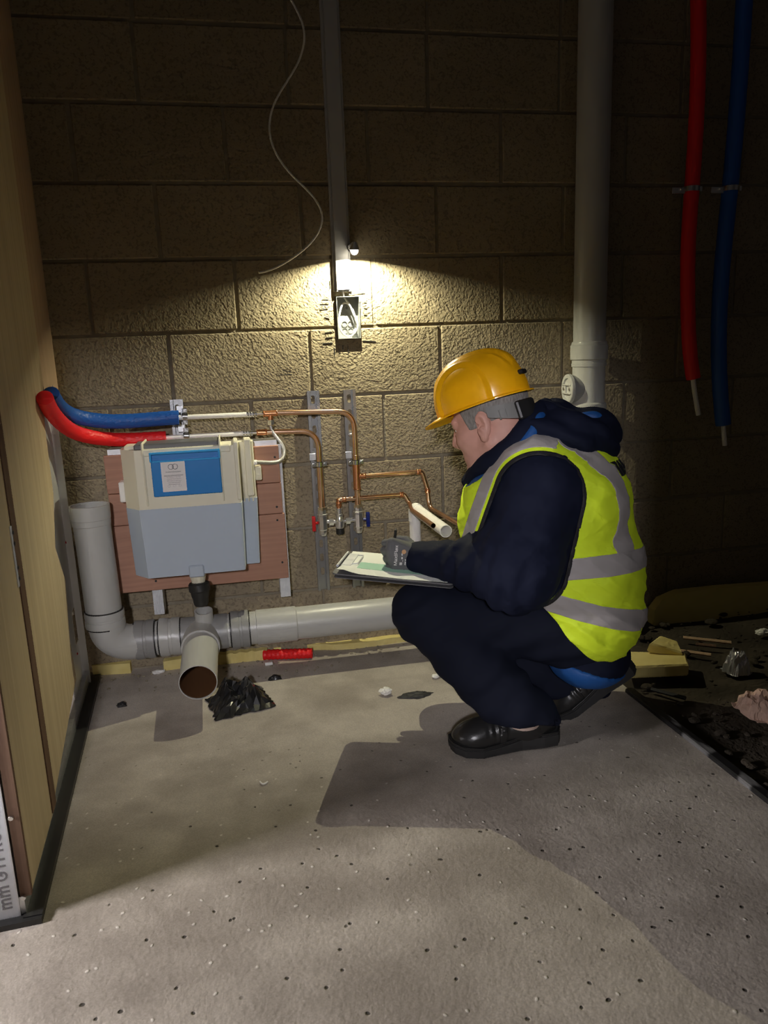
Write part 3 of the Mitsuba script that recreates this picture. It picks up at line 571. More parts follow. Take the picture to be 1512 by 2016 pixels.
dz0, dz1, dx0, dx1 = at(303, 985, fy)[2], at(297, 893, fy)[2], at(300, 940, fy)[0], at(435, 930, fy)[0]
dz1 = .770; dz0 = .640
door = part(ci, 'access_panel', cat(box(dx0, dx1, fy-.010, fy, dz0, dz1-.020, .002), box(dx0, dx1, fy-.004, fy, dz1-.022, dz1, .002)), 'm_bluedoor', False, label='blue plastic access panel')
part(door, 'rim', cat(box(dx0-.002, dx0+.004, fy-.016, fy, dz1-.024, dz1+.004, .001), box(dx1-.004, dx1+.002, fy-.016, fy, dz1-.024, dz1+.004, .001), box(dx0, dx1, fy-.016, fy, dz1-.002, dz1+.004, .001), box(dx0+.004, dx1-.004, fy-.013, fy-.004, dz1-.026, dz1-.020, .001)), 'm_bluedoor2', False)
lx0, lx1, lz0, lz1 = dx0+.028, dx0+.098, dz0+.014, dz1-.024
lab = part(door, 'label', box(lx0, lx1, fy-.0112, fy-.009, lz0, lz1), 'm_label', False, label='white paper label with two linked rings and lines of print')
ink = []
for s in (-.006, .006): ink.append(ring_tube(((lx0+lx1)/2+s, fy-.0112, lz1-.017), ((lx0+lx1)/2+s, fy-.0117, lz1-.017), .0085, .0068, 20))
part(lab, 'emblem', cat(*ink), 'm_ink', False)
ink = []
for i, (w, h) in enumerate(((.044, .003), (.0, 0), (.056, .0032), (.04, .0016), (.042, .0016), (.042, .0016), (.038, .0016), (.034, .0016))):
    if w: z = lz1-.031-i*.0055; ink.append(box((lx0+lx1)/2-w/2, (lx0+lx1)/2+w/2, fy-.0116, fy-.011, z-h, z))
for s in (-.016, 0, .016): ink.append(ring_tube(((lx0+lx1)/2+s, fy-.0112, lz0+.017), ((lx0+lx1)/2+s, fy-.0116, lz0+.017), .004, .0032, 12))
part(lab, 'print', cat(*ink), 'm_paleink', False)
ox = at(390, 1140, -.2)[0]; oy = -.195; 
part(ci, 'outlet_boss', box(ox-.023, ox+.023, fy-.006, -.16, zb2-.008, zb2+.030, .004), 'm_eps', False)
part(ci, 'outlet', lathe([(.027, .012), (.027, -.006), (.021, -.034), (.020, -.05), (.0001, -.05)], (ox, oy, zb2), (0, 0, 1), 24), 'm_tankcream')
part(ci, 'rubber_cone', lathe([(.0001, -.036), (.029, -.036), (.033, -.041), (.033, -.062), (.029, -.067), (.027, -.082), (.0245, -.086), (.023, -.104), (.019, -.112), (.0001, -.113)], (ox, oy, zb2), unit(A([-.03, .10, 1])), 28), 'm_rubber')

# ------------------------------------------------------------------ grey soil drain along the foot of the wall
dr_ = thing('soil_drain', 'grey plastic soil drain with bend, tee and open stub under the cistern', 'pipe')
vx, vy = at(175, 990, -.178)[0], -.178; pr_ = .0545
hy = -.150
hL, hR = at(266, 1260, hy), at(778, 1210, hy)
hz = lambda x: .162
part(dr_, 'upright_pipe', tube([(vx+.006, vy, .26), (vx, vy, .615)], pr_, 48, hollow=.93), 'm_pvc')
part(dr_, 'socket', lathe([(pr_, 0), (pr_+.003, .002), (pr_+.003, .018), (pr_+.0045, .020), (pr_+.0045, .062), (pr_-.001, .062), (pr_-.001, 0)], (vx, vy, .558), (0, 0, 1), 48), 'm_pvc')
bend = [(vx+.007, vy, .275), (vx+.008, vy, .235)]
for s in np.linspace(0, math.pi/2, 10): bend.append((vx+.010+.075*(1-math.cos(s)), vy+.02*s/1.57, .225-.063*math.sin(s)))
bend.append((vx+.112, hy, .162))
part(dr_, 'bend', tube(spline(bend, 26), pr_+.002, 48), 'm_pvc')
socket(dr_, 'socket', (vx+.006, vy, .232), (0, 0, 1), pr_, .05, lip=.0055)
X = A([1, 0, 0])
socket(dr_, 'coupling', (vx+.086, hy, .162), X, pr_, .062, 'm_pvcdark', .008)
part(dr_, 'pipe_length', cyl((vx+.09, hy, .162), (-.255, hy, .162), pr_, 48), 'm_pvc')
socket(dr_, 'coupling', (-.555, hy, .162), X, pr_, .066, 'm_pvc', .007)
txc = at(396, 1238, hy)[0]
part(dr_, 'tee_body', cyl((txc-.075, hy, .162), (txc+.085, hy, .162), pr_+.003, 48), 'm_pvcdark')
se = at(390, 1344, -.475); sd = unit(se-A([txc, hy, .162]))
part(dr_, 'tee_branch', lathe([(.0001, .0), (pr_+.003, 0), (pr_+.003, .075), (pr_+.0055, .08), (pr_+.0055, .105), (pr_, .106)], (txc, hy, .162), sd, 48), 'm_pvc')
sl = np.linalg.norm(se-A([txc, hy, .162]))
part(dr_, 'stub', tube([A([txc, hy, .162])+sd*.10, se], pr_, 48, hollow=.955), 'm_pvc')
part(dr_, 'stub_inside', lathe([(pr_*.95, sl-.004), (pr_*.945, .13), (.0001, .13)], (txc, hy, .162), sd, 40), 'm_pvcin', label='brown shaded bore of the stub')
part(dr_, 'flush_inlet', ring_tube((ox+.006, oy+.03, .19), (ox+.006, oy+.018, .248), .029, .025, 28), 'm_pvc')
socket(dr_, 'coupling', (at(455, 1235, hy)[0], hy, .162), X, pr_, .058, 'm_pvcdark', .007)
part(dr_, 'long_pipe', cyl((-.27, hy, .162), (SX-.135, hy, .162), pr_, 48), 'm_pvc')
part(dr_, 'sleeve_end', lathe([(pr_, 0), (pr_+.0035, .001), (pr_+.0035, .13), (pr_+.0005, .134)], (at(505, 1235, hy)[0], hy, .162), X, 48), 'm_pvc')

# ------------------------------------------------------------------ insulation strips and litter at the foot of the wall
g_ = 'yellow insulation strips at the foot of the wall'
def strip(P, h, d, label):
    S = spline(P, 24) if len(P) > 2 else A(P); V = []; 
    for i, q in enumerate(S):
        w = .0015*math.sin(i*2.1); hh = h*(1+.05*math.sin(i*1.3))
        V += [q+A([0, w, 0]), q+A([0, w, hh]), q+A([0, d, hh]), q+A([0, d, 0])]
    F = []
    for i in range(len(S)-1):
        for k in range(4): a, b = i*4+k, i*4+(k+1) % 4; F += [(a, b, b+4), (a, b+4, a+4)]
    e = (len(S)-1)*4; F += [(0, 2, 1), (0, 3, 2), (e, e+1, e+2), (e, e+2, e+3)]
    m = trimesh.Trimesh(A(V), A(F), process=True); m.fix_normals(); return one('insulation_strip', m, 'm_pir', label, 'insulation', g_, smooth=False)
def fp(a, b): return at(a, b, Z=0.)
strip([fp(183, 1330), fp(258, 1326)], .035, .03, 'yellow insulation strip beside the partition, leftmost on the floor')
strip([fp(323, 1321), fp(360, 1316)], .034, .03, 'short yellow insulation strip left of the open pipe stub')
strip([fp(428, 1310), fp(475, 1304), fp(528, 1299)], .036, .03, 'yellow insulation strip right of the open pipe stub')
strip([fp(540, 1290), fp(610, 1280), fp(680, 1279), (fp(740, 1272)), fp(800, 1263), fp(860, 1250)], .022, .035, 'thin wavy yellow insulation strip under the long pipe')
t0, t1 = fp(520, 1303), fp(617, 1302)
t = thing('insulation_offcut', 'red corrugated insulation offcut lying on the floor under the drain', 'insulation')
ss = np.linspace(0, 1, 46)[:, None]; S = (t0+A([0, .02, .018]))*(1-ss)+(t1+A([0, .03, .018]))*ss
part(t, 'sleeve', tube(S, .0175*(1+.06*np.sin(np.arange(46)*1.57)), 22, hollow=.6), 'm_redfoam')
one('plastic_offcut', cyl(fp(522, 1311)+A([0, 0, .006]), fp(537, 1309)+A([0, 0, .006]), .006, 12), 'm_white', 'small white plastic pipe offcut in front of the red insulation offcut', 'offcut')
def lump(c, r, seed, sq=(1, 1, .7), amp=.45, sub=3, fr=2.2):
    m = trimesh.creation.icosphere(sub, 1.0); V = m.vertices; n = meshkit.fbm(V*fr+seed*7.3, 3, seed)-.5
    V = V*(1+amp*2*n[:, None])*A(sq)*r; V[:, 2] -= V[:, 2].min(); return trimesh.Trimesh(V+A([c[0], c[1], c[2]]), m.faces, process=False)
def crumple(c, sx, sy, h, seed, n=26, rot=0.):
    u, v = np.meshgrid(np.linspace(-1, 1, n), np.linspace(-1, 1, n), indexing='ij'); rr = np.sqrt(u*u+v*v)
    P = np.stack([u*2.1, v*2.1, u*0+seed], -1); rid = 1-np.abs(2*meshkit.fbm(P, 3, seed)-1)
    z = h*np.clip(1-rr, 0, 1)**.45*(.25+1.1*rid); ju = .25*(meshkit.noise(P*2+5, seed)-.5); jv = .25*(meshkit.noise(P*2+9, seed)-.5)
    x, y = (u+ju)*(1-.20*rr), (v+jv)*(1-.20*rr); ca, sa = math.cos(rot), math.sin(rot)
    V = np.stack([c[0]+sx*(ca*x-sa*y), c[1]+sy*(sa*x+ca*y), c[2]+.002+z], -1).reshape(-1, 3); B = V.copy(); B[:, 2] = np.maximum(V[:, 2]-.0018, c[2]+.0004)
    i = np.arange(n*n).reshape(n, n); f = np.stack([i[:-1, :-1], i[1:, :-1], i[1:, 1:], i[:-1, 1:]], -1).reshape(-1, 4); f = np.vstack([f[:, :3], f[:, [0, 2, 3]]])
    bd_ = np.r_[i[0, :], i[1:, -1], i[-1, -2::-1], i[-2:0:-1, 0]]; e = np.stack([bd_, np.roll(bd_, -1)], 1); m_ = n*n
    w = np.vstack([np.stack([e[:, 0], e[:, 0]+m_, e[:, 1]+m_], 1), np.stack([e[:, 0], e[:, 1]+m_, e[:, 1]], 1)])
    return trimesh.Trimesh(np.vstack([V, B]), np.vstack([f, f[:, ::-1]+m_, w]), process=False)
def bag(c, n=17):
    u, v = np.meshgrid(np.linspace(-1, 1, n), np.linspace(-1, 1, n), indexing='ij'); rr = np.maximum(np.abs(u), np.abs(v)); g_ = random.Random(41); J_ = lambda: A([[g_.uniform(-1, 1) for _ in range(n)] for _ in range(n)])
    z = .068*np.exp(-((rr-.50)/.26)**2)*(.25+1.1*meshkit.noise(np.stack([u*1.9+4, v*1.9, u*0], -1), 5))+.006*(J_()+1)*(rr < .95)+.012*np.exp(-(rr/.3)**2)
    k = 1-.30*z/.07; x, y = .090*(u*k+.07*J_()), .078*(v*k+.07*J_()); ca, sa = math.cos(.25), math.sin(.25)
    V = np.stack([c[0]+ca*x-sa*y, c[1]+sa*x+ca*y, c[2]+.003+np.maximum(z, 0)], -1).reshape(-1, 3); B = V-A([0, 0, .0016]); i = np.arange(n*n).reshape(n, n)
    f = np.stack([i[:-1, :-1], i[1:, :-1], i[1:, 1:], i[:-1, 1:]], -1).reshape(-1, 4); f = np.vstack([f[:, :3], f[:, [0, 2, 3]]]); return trimesh.Trimesh(np.vstack([V, B]), np.vstack([f, f[:, ::-1]+n*n]), process=False)
one('plastic_bag', bag(fp(472, 1386)), 'm_blackbag', 'crumpled shiny black plastic bag on the floor by the open stub', 'bag', smooth=False)
one('plastic_scrap', crumple(fp(541, 1337), .026, .014, .012, 5, 10, .1), 'm_blackbag', 'small black plastic scrap behind the black bag', 'scrap', smooth=False)
one('plastic_scrap', crumple(fp(240, 1390), .018, .012, .012, 3, 9, .3), 'm_blackbag', 'tiny black scrap on the floor near the partition', 'scrap', smooth=False)
a0, a1 = fp(785, 1356), fp(850, 1384)
tp = crumple((a0+a1)/2, .058, .026, .006, 21, 18, -.62)
one('tape_strip', tp, 'm_blacktape', 'torn strip of black tape lying on the floor in front of the man', 'tape', smooth=False)
one('foam_scrap', lump(fp(760, 1368), .016, 4, (1.1, .9, .7), .6), 'm_white', 'white foam lump beside the black tape strip', 'scrap', smooth=40)
one('foam_scrap', lump(fp(858, 1335), .012, 9, (1.1, .8, .5), .5), 'm_white', 'small white foam scrap near the man\'s knee', 'scrap', smooth=40)
one('foam_scrap', tube(spline([fp(512, 1541)+A([0, 0, .003]), fp(519, 1546)+A([0, 0, .004]), fp(527, 1541)+A([0, 0, .003])], 10), .0022, 8), 'm_white', 'tiny curled white shaving alone in the middle of the floor', 'scrap')
one('foam_scrap', lump(fp(312, 1327), .014, 14, (1.4, .7, .5), .5), 'm_white', 'small pale plaster crumb between the two leftmost strips', 'scrap', smooth=40)
pb = []
for i in range(150):
    x, y = rnd.uniform(-.78, .6), rnd.uniform(-.11, -.03) if i % 2 else rnd.uniform(-.2, -.05); r = rnd.uniform(.002, .006)
    m = trimesh.creation.icosphere(0, r); m.apply_scale([rnd.uniform(.6, 1.5), rnd.uniform(.6, 1.3), .7]); m.apply_translation((x, y, r*.4)); pb.append(m)
one('crumbs', cat(*pb), 'm_mortar', 'mortar crumbs scattered along the foot of the wall', 'rubble', smooth=False, kind='stuff')
# slab edge strip and the dirt side on the right
k0, k1 = fp(1238, 1362), fp(1530, 1590)
kd = unit(k1-k0)
kb = trimesh.Trimesh(box(-.014, .014, 0, np.linalg.norm(k1-k0)+.3, 0, .014, .003).vertices, box(-.014, .014, 0, 1, 0, .014, .003).faces, process=False)
kb = xf(kb, frame(k0, np.cross(kd, [0, 0, 1]), kd, [0, 0, 1]))
def c_kerb(p, n, uv): return mix((.015, .015, .016), (.20, .20, .20), smoothstep(.55, .75, fbm(p.x*30, p.y*14, 0, 3)))
pr('m_kerb', proc(c_kerb), .45)
one('edge_strip', kb, 'm_kerb', 'black dusty strip lying along the slab edge at right', 'strip', smooth=False)
def slab(P, th, label, mat='m_pir', b=.006):
    """P: four corners of the top face, counter-clockwise"""
    P = A(P, float); n = unit(np.cross(P[1]-P[0], P[3]-P[0])); n = n if n[2] > 0 or abs(n[2]) < .05 and n[1] < 0 else -n
    c = P.mean(0); Q = []
    for q_ in P: Q += [q_+unit(c-q_)*b, q_-n*b, q_-n*(th-b), q_-n*th+unit(c-q_)*b]
    return one('insulation_slab', hull(Q), mat, label, 'insulation', 'yellow insulation slabs on the dirt', smooth=False)
yb = -.10
top = [at(1285, 1200, yb), at(1300, 1180, yb), at(1335, 1165, yb), at(1420, 1156, yb), at(1530, 1148, yb), at(1700, 1146, yb), at(1700, 1200, yb), at(1530, 1205, yb), at(1450, 1218, yb), at(1350, 1236, yb), at(1283, 1230, yb)]
ph = [(q_[0], q_[2]) for q_ in top]
one('insulation_slab', in_xz(sg.Polygon(ph).buffer(-.006).buffer(.006), yb-.012, yb+.03), 'm_pir', 'long yellow insulation slab leaning along the wall at far right', 'insulation', 'yellow insulation slabs on the dirt', smooth=False)
hz_ = .05
slab([at(1225, 1282, Z=.06), at(1350, 1285, Z=.06), at(1345, 1300, Z=.06)+A([0, -.03, 0]), at(1225, 1305, Z=.06)+A([0, -.03, 0])], .04, 'yellow insulation offcut lying flat behind the man')
slab([at(1280, 1265, Z=.10), at(1300, 1250, Z=.10), at(1335, 1262, Z=.085), at(1345, 1285, Z=.07)], .035, 'short yellow insulation offcut tilted on the flat one')
for i, (a, b, c, d, lb) in enumerate(((1345, 1252, 1440, 1262, 'upper pale wooden sliver on the dirt at right'), (1340, 1278, 1400, 1286, 'lower pale wooden sliver beside the yellow offcut'), (1370, 1265, 1410, 1269, 'middle reddish sliver on the dirt at right'), (1282, 1353, 1350, 1371, 'dark shiny stick on the dirt near the edge strip'))):
    p0, p1 = at(a, b, Z=.014), at(c, d, Z=.014); p0[2] = p1[2] = .008
    one('stick', tube(np.linspace(p0, p1, 3), .006, 6), ('m_batten', 'm_batten', 'm_endgrain', 'm_blacktape')[i], lb, 'stick', 'sticks on the dirt', smooth=False)
one('crumpled_foil', crumple(at(1450, 1322, Z=.0), .05, .045, .07, 31, 20), 'm_foil', 'crumpled silvery foil on the dirt at right', 'foil', smooth=False)
one('rag', crumple(at(1500, 1400, Z=.0), .075, .09, .05, 17, 24), 'm_rag', 'dusty pink rag on the dirt at the right edge', 'rag', smooth=False)
one('foam_scrap', lump(at(1500, 1250, Z=0.), .018, 19, (1.3, .9, .6), .5), 'm_white', 'white scrap on the dirt near the leaning yellow slab', 'scrap', smooth=40)
pb = []
for i in range(420):
    x, y = rnd.uniform(KX+.02, 2.4), rnd.uniform(-1.3, -.03); r = rnd.choice((.004, .006, .009, .014))*rnd.uniform(.6, 1.2)
    m = trimesh.creation.icosphere(0 if r < .008 else 1, r); m.vertices *= 1+.25*(meshkit.noise(m.vertices*300+i, i)-.5)[:, None]; m.apply_scale([rnd.uniform(.7, 1.6), rnd.uniform(.6, 1.4), .6]); m.apply_translation((x, y, r*.2)); pb.append(m)
one('rubble', cat(*pb), 'm_dirt', 'small rubble scattered over the dark dirt', 'rubble', smooth=False, kind='stuff')

# ------------------------------------------------------------------ unseen lamp left of the camera, placed to light the near floor
wt = thing('unseen_left_lamp', 'unseen lamp on a tripod left of the partition, out of view, lighting the near floor', 'lamp')
wd = unit(A([.1, -.75, .45])-UNSEEN_LEFT); wx, wy_, wz = basis(wd); WM = frame(UNSEEN_LEFT, wx, wy_, wz)
part(wt, 'housing', xf(box(-.24, .24, -.19, .19, -.07, -.004, .01), WM), 'm_rubber', False)
part(wt, 'pole', cyl(UNSEEN_LEFT-A([0, 0, .19])-wd*.03, A([UNSEEN_LEFT[0], UNSEEN_LEFT[1], .35])-wd*.03*A([1, 1, 0]), .014, 12), 'm_steel')
for k in range(3):
    a = k*2.094+.4; part(wt, 'leg', cyl(A([UNSEEN_LEFT[0], UNSEEN_LEFT[1], .38]), A([UNSEEN_LEFT[0]+.32*math.cos(a), UNSEEN_LEFT[1]+.32*math.sin(a), .01]), .010, 10), 'm_steel')
V = xf(trimesh.Trimesh([(-.21, -.16, 0), (.21, -.16, 0), (.21, .16, 0), (-.21, .16, 0)], [(0, 1, 2), (0, 2, 3)], process=False), WM)
scene[wt+'__panel'] = ply(V, {'type': 'diffuse', 'reflectance': rgb(.5, .5, .5)}, smooth=False, emitter={'type': 'area', 'radiance': rgb(*UNSEEN_LEFT_POWER)})
#PERSON
# ------------------------------------------------------------------ the man: distance fields -> meshes
def nets(f, lo, hi, h):
    lo, hi = A(lo, float), A(hi, float); n = np.ceil((hi-lo)/h).astype(int)+1
    ax_ = [np.float32(lo[i])+np.arange(n[i], dtype=np.float32)*np.float32(h) for i in range(3)]
    v = np.empty(n, np.float32)
    for i0 in range(0, n[0], 24):
        P = np.stack(np.meshgrid(ax_[0][i0:i0+24], ax_[1], ax_[2], indexing='ij'), -1); v[i0:i0+24] = f(P)
    v[0], v[-1], v[:, 0], v[:, -1], v[:, :, 0], v[:, :, -1] = (np.maximum(x, h*.3) for x in (v[0], v[-1], v[:, 0], v[:, -1], v[:, :, 0], v[:, :, -1]))
    s = v < 0; cs = A(n)-1; acc = np.zeros((cs.prod(), 3)); cnt = np.zeros(cs.prod()); quads = []
    cid = lambda I: (I[..., 0]*cs[1]+I[..., 1])*cs[2]+I[..., 2]
    for a in range(3):
        b, c = (a+1) % 3, (a+2) % 3
        sl0 = [slice(None)]*3; sl1 = [slice(None)]*3; sl0[a] = slice(0, -1); sl1[a] = slice(1, None)
        I = np.argwhere(s[tuple(sl0)] != s[tuple(sl1)])
        I = I[(I[:, b] > 0) & (I[:, c] > 0) & (I[:, b] < cs[b]) & (I[:, c] < cs[c])]
        J = I.copy(); J[:, a] += 1; v0, v1 = v[tuple(I.T)], v[tuple(J.T)]; t = v0/(v0-v1); p = I.astype(float); p[:, a] += t
        ring = []
        for db, dc in ((-1, -1), (0, -1), (0, 0), (-1, 0)):
            K = I.copy(); K[:, b] += db; K[:, c] += dc; k = cid(K); np.add.at(acc, k, p); np.add.at(cnt, k, 1); ring.append(k)
        q_ = np.stack(ring, 1); fl = v0 > 0; q_[fl] = q_[fl][:, ::-1]; quads.append(q_)
    q_ = np.vstack(quads); use = np.unique(q_); mp = np.full(cs.prod(), -1); mp[use] = np.arange(len(use))
    V = lo+acc[use]/cnt[use][:, None]*h; q_ = mp[q_]
    return trimesh.Trimesh(V, np.vstack([q_[:, :3], q_[:, [0, 2, 3]]]), process=False)
def dot(P, a): return P[..., 0]*np.float32(a[0])+P[..., 1]*np.float32(a[1])+P[..., 2]*np.float32(a[2])
def cap(P, a, b, ra, rb=None):
    rb = ra if rb is None else rb; a = A(a, np.float32); d = A(b, np.float32)-a; q_ = P-a
    t = np.clip(dot(q_, d)/np.float32(d@d), 0, 1); q_ = q_-t[..., None]*d
    return np.sqrt((q_*q_).sum(-1))-(ra+(rb-ra)*t)
def sph(P, c, r): q_ = P-A(c, np.float32); return np.sqrt((q_*q_).sum(-1))-np.float32(r)
def ell(P, c, r, M=None):
    q_ = P-A(c, np.float32)
    if M is not None: q_ = np.stack([dot(q_, m) for m in M], -1)
    r = A(r, np.float32); k0 = np.sqrt(((q_/r)**2).sum(-1)); k1 = np.sqrt(((q_/r**2)**2).sum(-1)); return k0*(k0-1)/np.maximum(k1, 1e-6)
def smin(k, *d):
    o = d[0]
    for e_ in d[1:]: h_ = np.maximum(k-np.abs(o-e_), 0)/k; o = np.minimum(o, e_)-h_*h_*k*np.float32(.25)
    return o
def displace(m, fn):
    n_ = m.vertex_normals; m = trimesh.Trimesh(m.vertices+n_*fn(A(m.vertices), n_)[:, None], m.faces, process=False); return m
def taub(m, it=6): trimesh.smoothing.filter_taubin(m, iterations=it); return m
def clip(m, g):
    """the part of a sheet where the values g at its vertices are below zero, cut cleanly along g = 0"""
    V, F = A(m.vertices), A(m.faces); g = np.where(np.abs(g) < 1e-9, 1e-9, g); ins = g < 0; k = ins[F].sum(1); out = [F[k == 3]]; keys = {}; newV = []
    E = []
    for cnt_ in (1, 2):
        f_ = F[k == cnt_]; lone = ins[f_] if cnt_ == 1 else ~ins[f_]; r_ = lone.argmax(1); i = np.arange(len(f_)); a_, b_, c_ = f_[i, r_], f_[i, (r_+1) % 3], f_[i, (r_+2) % 3]; E.append((cnt_, a_, b_, c_))
    ed = np.vstack([np.sort(np.stack([a_, x_], 1), 1) for _, a_, b_, c_ in E for x_ in (b_, c_)]) if E else np.zeros((0, 2), int)
    u_, inv = np.unique(ed, axis=0, return_inverse=True); inv = inv.ravel()
    if len(u_): t_ = g[u_[:, 0]]/(g[u_[:, 0]]-g[u_[:, 1]]); V2 = np.vstack([V, V[u_[:, 0]]+t_[:, None]*(V[u_[:, 1]]-V[u_[:, 0]])])
    else: V2 = V
    p_ = 0
    for cnt_, a_, b_, c_ in E:
        n_ = len(a_); ab = len(V)+inv[p_:p_+n_]; ac_ = len(V)+inv[p_+n_:p_+2*n_]; p_ += 2*n_
        out += [np.stack([a_, ab, ac_], 1)] if cnt_ == 1 else [np.stack([ab, b_, c_], 1), np.stack([ab, c_, ac_], 1)]
    m_ = trimesh.Trimesh(V2, np.vstack(out), process=False); m_.remove_unreferenced_vertices(); return m_
def clips(m, *gs):
    for gf in gs: m = clip(m, gf(A(m.vertices, np.float32)).astype(float))
    return m
def thick(m, t_, nrm=None):
    """gives a sheet a thickness, inwards"""
    n_ = m.vertex_normals; V = A(m.vertices); F = A(m.faces); e_ = np.vstack([F[:, [0, 1]], F[:, [1, 2]], F[:, [2, 0]]]); s_ = np.sort(e_, 1); _, i_, c_ = np.unique(s_, axis=0, return_index=True, return_counts=True); b_ = e_[i_[c_ == 1]]; q_ = len(V)
    return trimesh.Trimesh(np.vstack([V, V-n_*t_]), np.vstack([F, F[:, ::-1]+q_, np.stack([b_[:, 0], b_[:, 0]+q_, b_[:, 1]+q_], 1), np.stack([b_[:, 0], b_[:, 1]+q_, b_[:, 1]], 1)]), process=False)
nz = lambda P, s, seed=0, o=3: meshkit.fbm(P*s, o, seed)-.5

BY_ = math.radians(25); BF = A([-math.cos(BY_), math.sin(BY_), 0]); BL = A([-math.sin(BY_), -math.cos(BY_), 0]); BU = A([0, 0, 1.0])
lean = math.radians(24); SU = unit(BU*math.cos(lean)+BF*math.sin(lean)); SF = np.cross(BL, SU); MB = (SF, BL, SU); MH = (BF, BL, BU)
J = dict(pel=at(1143, 1200, -.70), wai=at(1139, 1110, -.70), che=at(1110, 985, -.70), fro=at(1019, 1022, -.69), bel=at(1060, 1090, -.70),
         lsh=at(1068, 968, -.835), lel=at(1018, 1128, -.885), lwr=at(826, 1100, -.665), rsh=at(1030, 925, -.55), rel=at(1000, 1098, -.475), rwr=at(868, 1113, -.53),
         lhip=at(1112, 1240, -.765), lkn=at(831, 1203, -.70), lan=at(1011, 1392, -.845), rhip=at(1140, 1235, -.62), rkn=at(850, 1215, -.53), ran=at(1158, 1372, -.68))
def f_torso(P):
    return smin(.06, ell(P, J['pel'], (.162, .190, .14), MH), ell(P, J['wai'], (.166, .200, .16), MB), ell(P, J['che'], (.165, .205, .165), MB),
                ell(P, J['fro'], (.146, .178, .160), MB), ell(P, J['bel'], (.15, .18, .13), MH), cap(P, J['lsh']+BF*.015-BL*.045+BU*.034, J['rsh']+BF*.02+BL*.05+BU*.01, .088))
def f_larm(P): return smin(.05, cap(P, J['lsh'], J['lel'], .091, .096), cap(P, J['lel']+A([0, 0, .01]), J['lwr'], .085, .044))
def f_rarm(P): return smin(.05, cap(P, J['rsh'], J['rel'], .095, .066), cap(P, J['rel'], J['rwr'], .056, .042))
def plane3(a, b, c):
    n_ = unit(np.cross(b-a, c-a)); n_ = n_ if n_[2] > 0 else -n_; return n_, n_@a
def slab_(P, pl): return dot(P, pl[0])-np.float32(pl[1])
hemp = plane3(at(1040, 1195, -.89), at(1130, 1287, -.90), at(1236, 1290, -.72))
lowp = plane3(at(1040, 1186, -.90), at(1150, 1208, -.905), at(1262, 1192, -.70))
uppp = plane3(at(1100, 1125, -.90), at(1180, 1112, -.87), at(1258, 1083, -.70))
neckc = at(1035, 868, -.665)
man = thing('person', 'man in yellow hard hat and hi-vis vest crouching with a clipboard', 'person')
lo_, hi_ = (-.02, -1.07, .08), (1.0, -.33, .95)
# head frame
HY = math.radians(137); hf0 = A([math.cos(HY), math.sin(HY), 0]); HLf = np.cross([0, 0, 1], hf0); tl = math.radians(19)
HF, HU = hf0*math.cos(tl)-A([0, 0, 1])*math.sin(tl), hf0*math.sin(tl)+A([0, 0, 1])*math.cos(tl)
HO = at(946, 842, -.725)-HLf*.075
HM = frame(HO, HF, HLf, HU); toH = np.linalg.inv(HM)
def f_head(Q):
    x, y, z = Q[..., 0], np.abs(Q[..., 1]), Q[..., 2]; S = np.stack([x, y, z], -1)
    d = smin(.03, ell(S, (-.012, 0, .055), (.100, .078, .088)), ell(S, (.042, 0, -.015), (.056, .062, .085)), ell(S, (.055, 0, -.072), (.046, .044, .036)))
    d = smin(.02, d, ell(S, (.058, .036, -.018), (.034, .028, .030)), cap(S, (.0, .052, -.05), (.060, .026, -.088), .020, .018))
    d = smin(.012, d, cap(S, (.090, .012, .036), (.080, .045, .036), .011, .010), cap(S, (.098, 0, .022), (.116, 0, -.016), .009, .013), sph(S, (.104, .012, -.024), .010))
    d = -smin(.01, -d, sph(S, (.107, .031, .016), .016))
    d = smin(.008, d, cap(S, (.098, 0, -.050), (.088, .022, -.053), .007, .005), cap(S, (.096, 0, -.060), (.086, .020, -.061), .008, .005), ell(S, (.092, 0, -.090), (.016, .018, .014)))
    d = smin(.006, d, ell(S, (.082, .031, .024), (.013, .017, .007)), ell(S, (.081, .031, .006), (.012, .016, .006))); return d
def ear(Q):
    y = np.abs(Q[..., 1]); S = np.stack([Q[..., 0], y, Q[..., 2]], -1)
    Me = (unit((.93, .36, .05)), unit((-.36, .93, 0)), A([-.05, .0, 1.0]))
    e_ = ell(S, (-.010, .080, .004), (.020, .0085, .034), Me)
    e_ = -smin(.006, -e_, ell(S, (-.004, .0895, .006), (.0125, .0105, .022), Me)); e_ = smin(.006, e_, ell(S, (-.006, .083, -.006), (.006, .005, .008), Me), ell(S, (-.003, .078, -.028), (.010, .007, .011), Me))
    return e_
nb = neckc+A([.0, .0, -.05])
def f_skin(P):
    Q = (P-HO.astype(np.float32))@np.linalg.inv(HM[:3, :3]).T.astype(np.float32)
    d = smin(.035, f_head(Q), cap(P, HO-HF*.028-HU*.03, nb, .060, .068)); return smin(.006, d, ear(Q))
head = nets(f_skin, HO-A([.16, .16, .23]), HO+A([.16, .16, .17]), .0028)
def f_body(P):
    d = smin(.05, f_torso(P)+.030, f_larm(P)+.026, f_rarm(P)+.026, cap(P, J['lhip'], J['lkn'], .085, .062), cap(P, J['lkn'], J['lan'], .056, .042),
             cap(P, J['rhip'], J['rkn'], .085, .062), cap(P, J['rkn'], J['ran'], .056, .042)); return smin(.03, d, cap(P, nb+A([0, 0, .03]), nb-A([0, 0, .06]), .052, .08))
inner = nets(f_body, (-.02, -1.07, .05), (1.0, -.33, .92), .011)
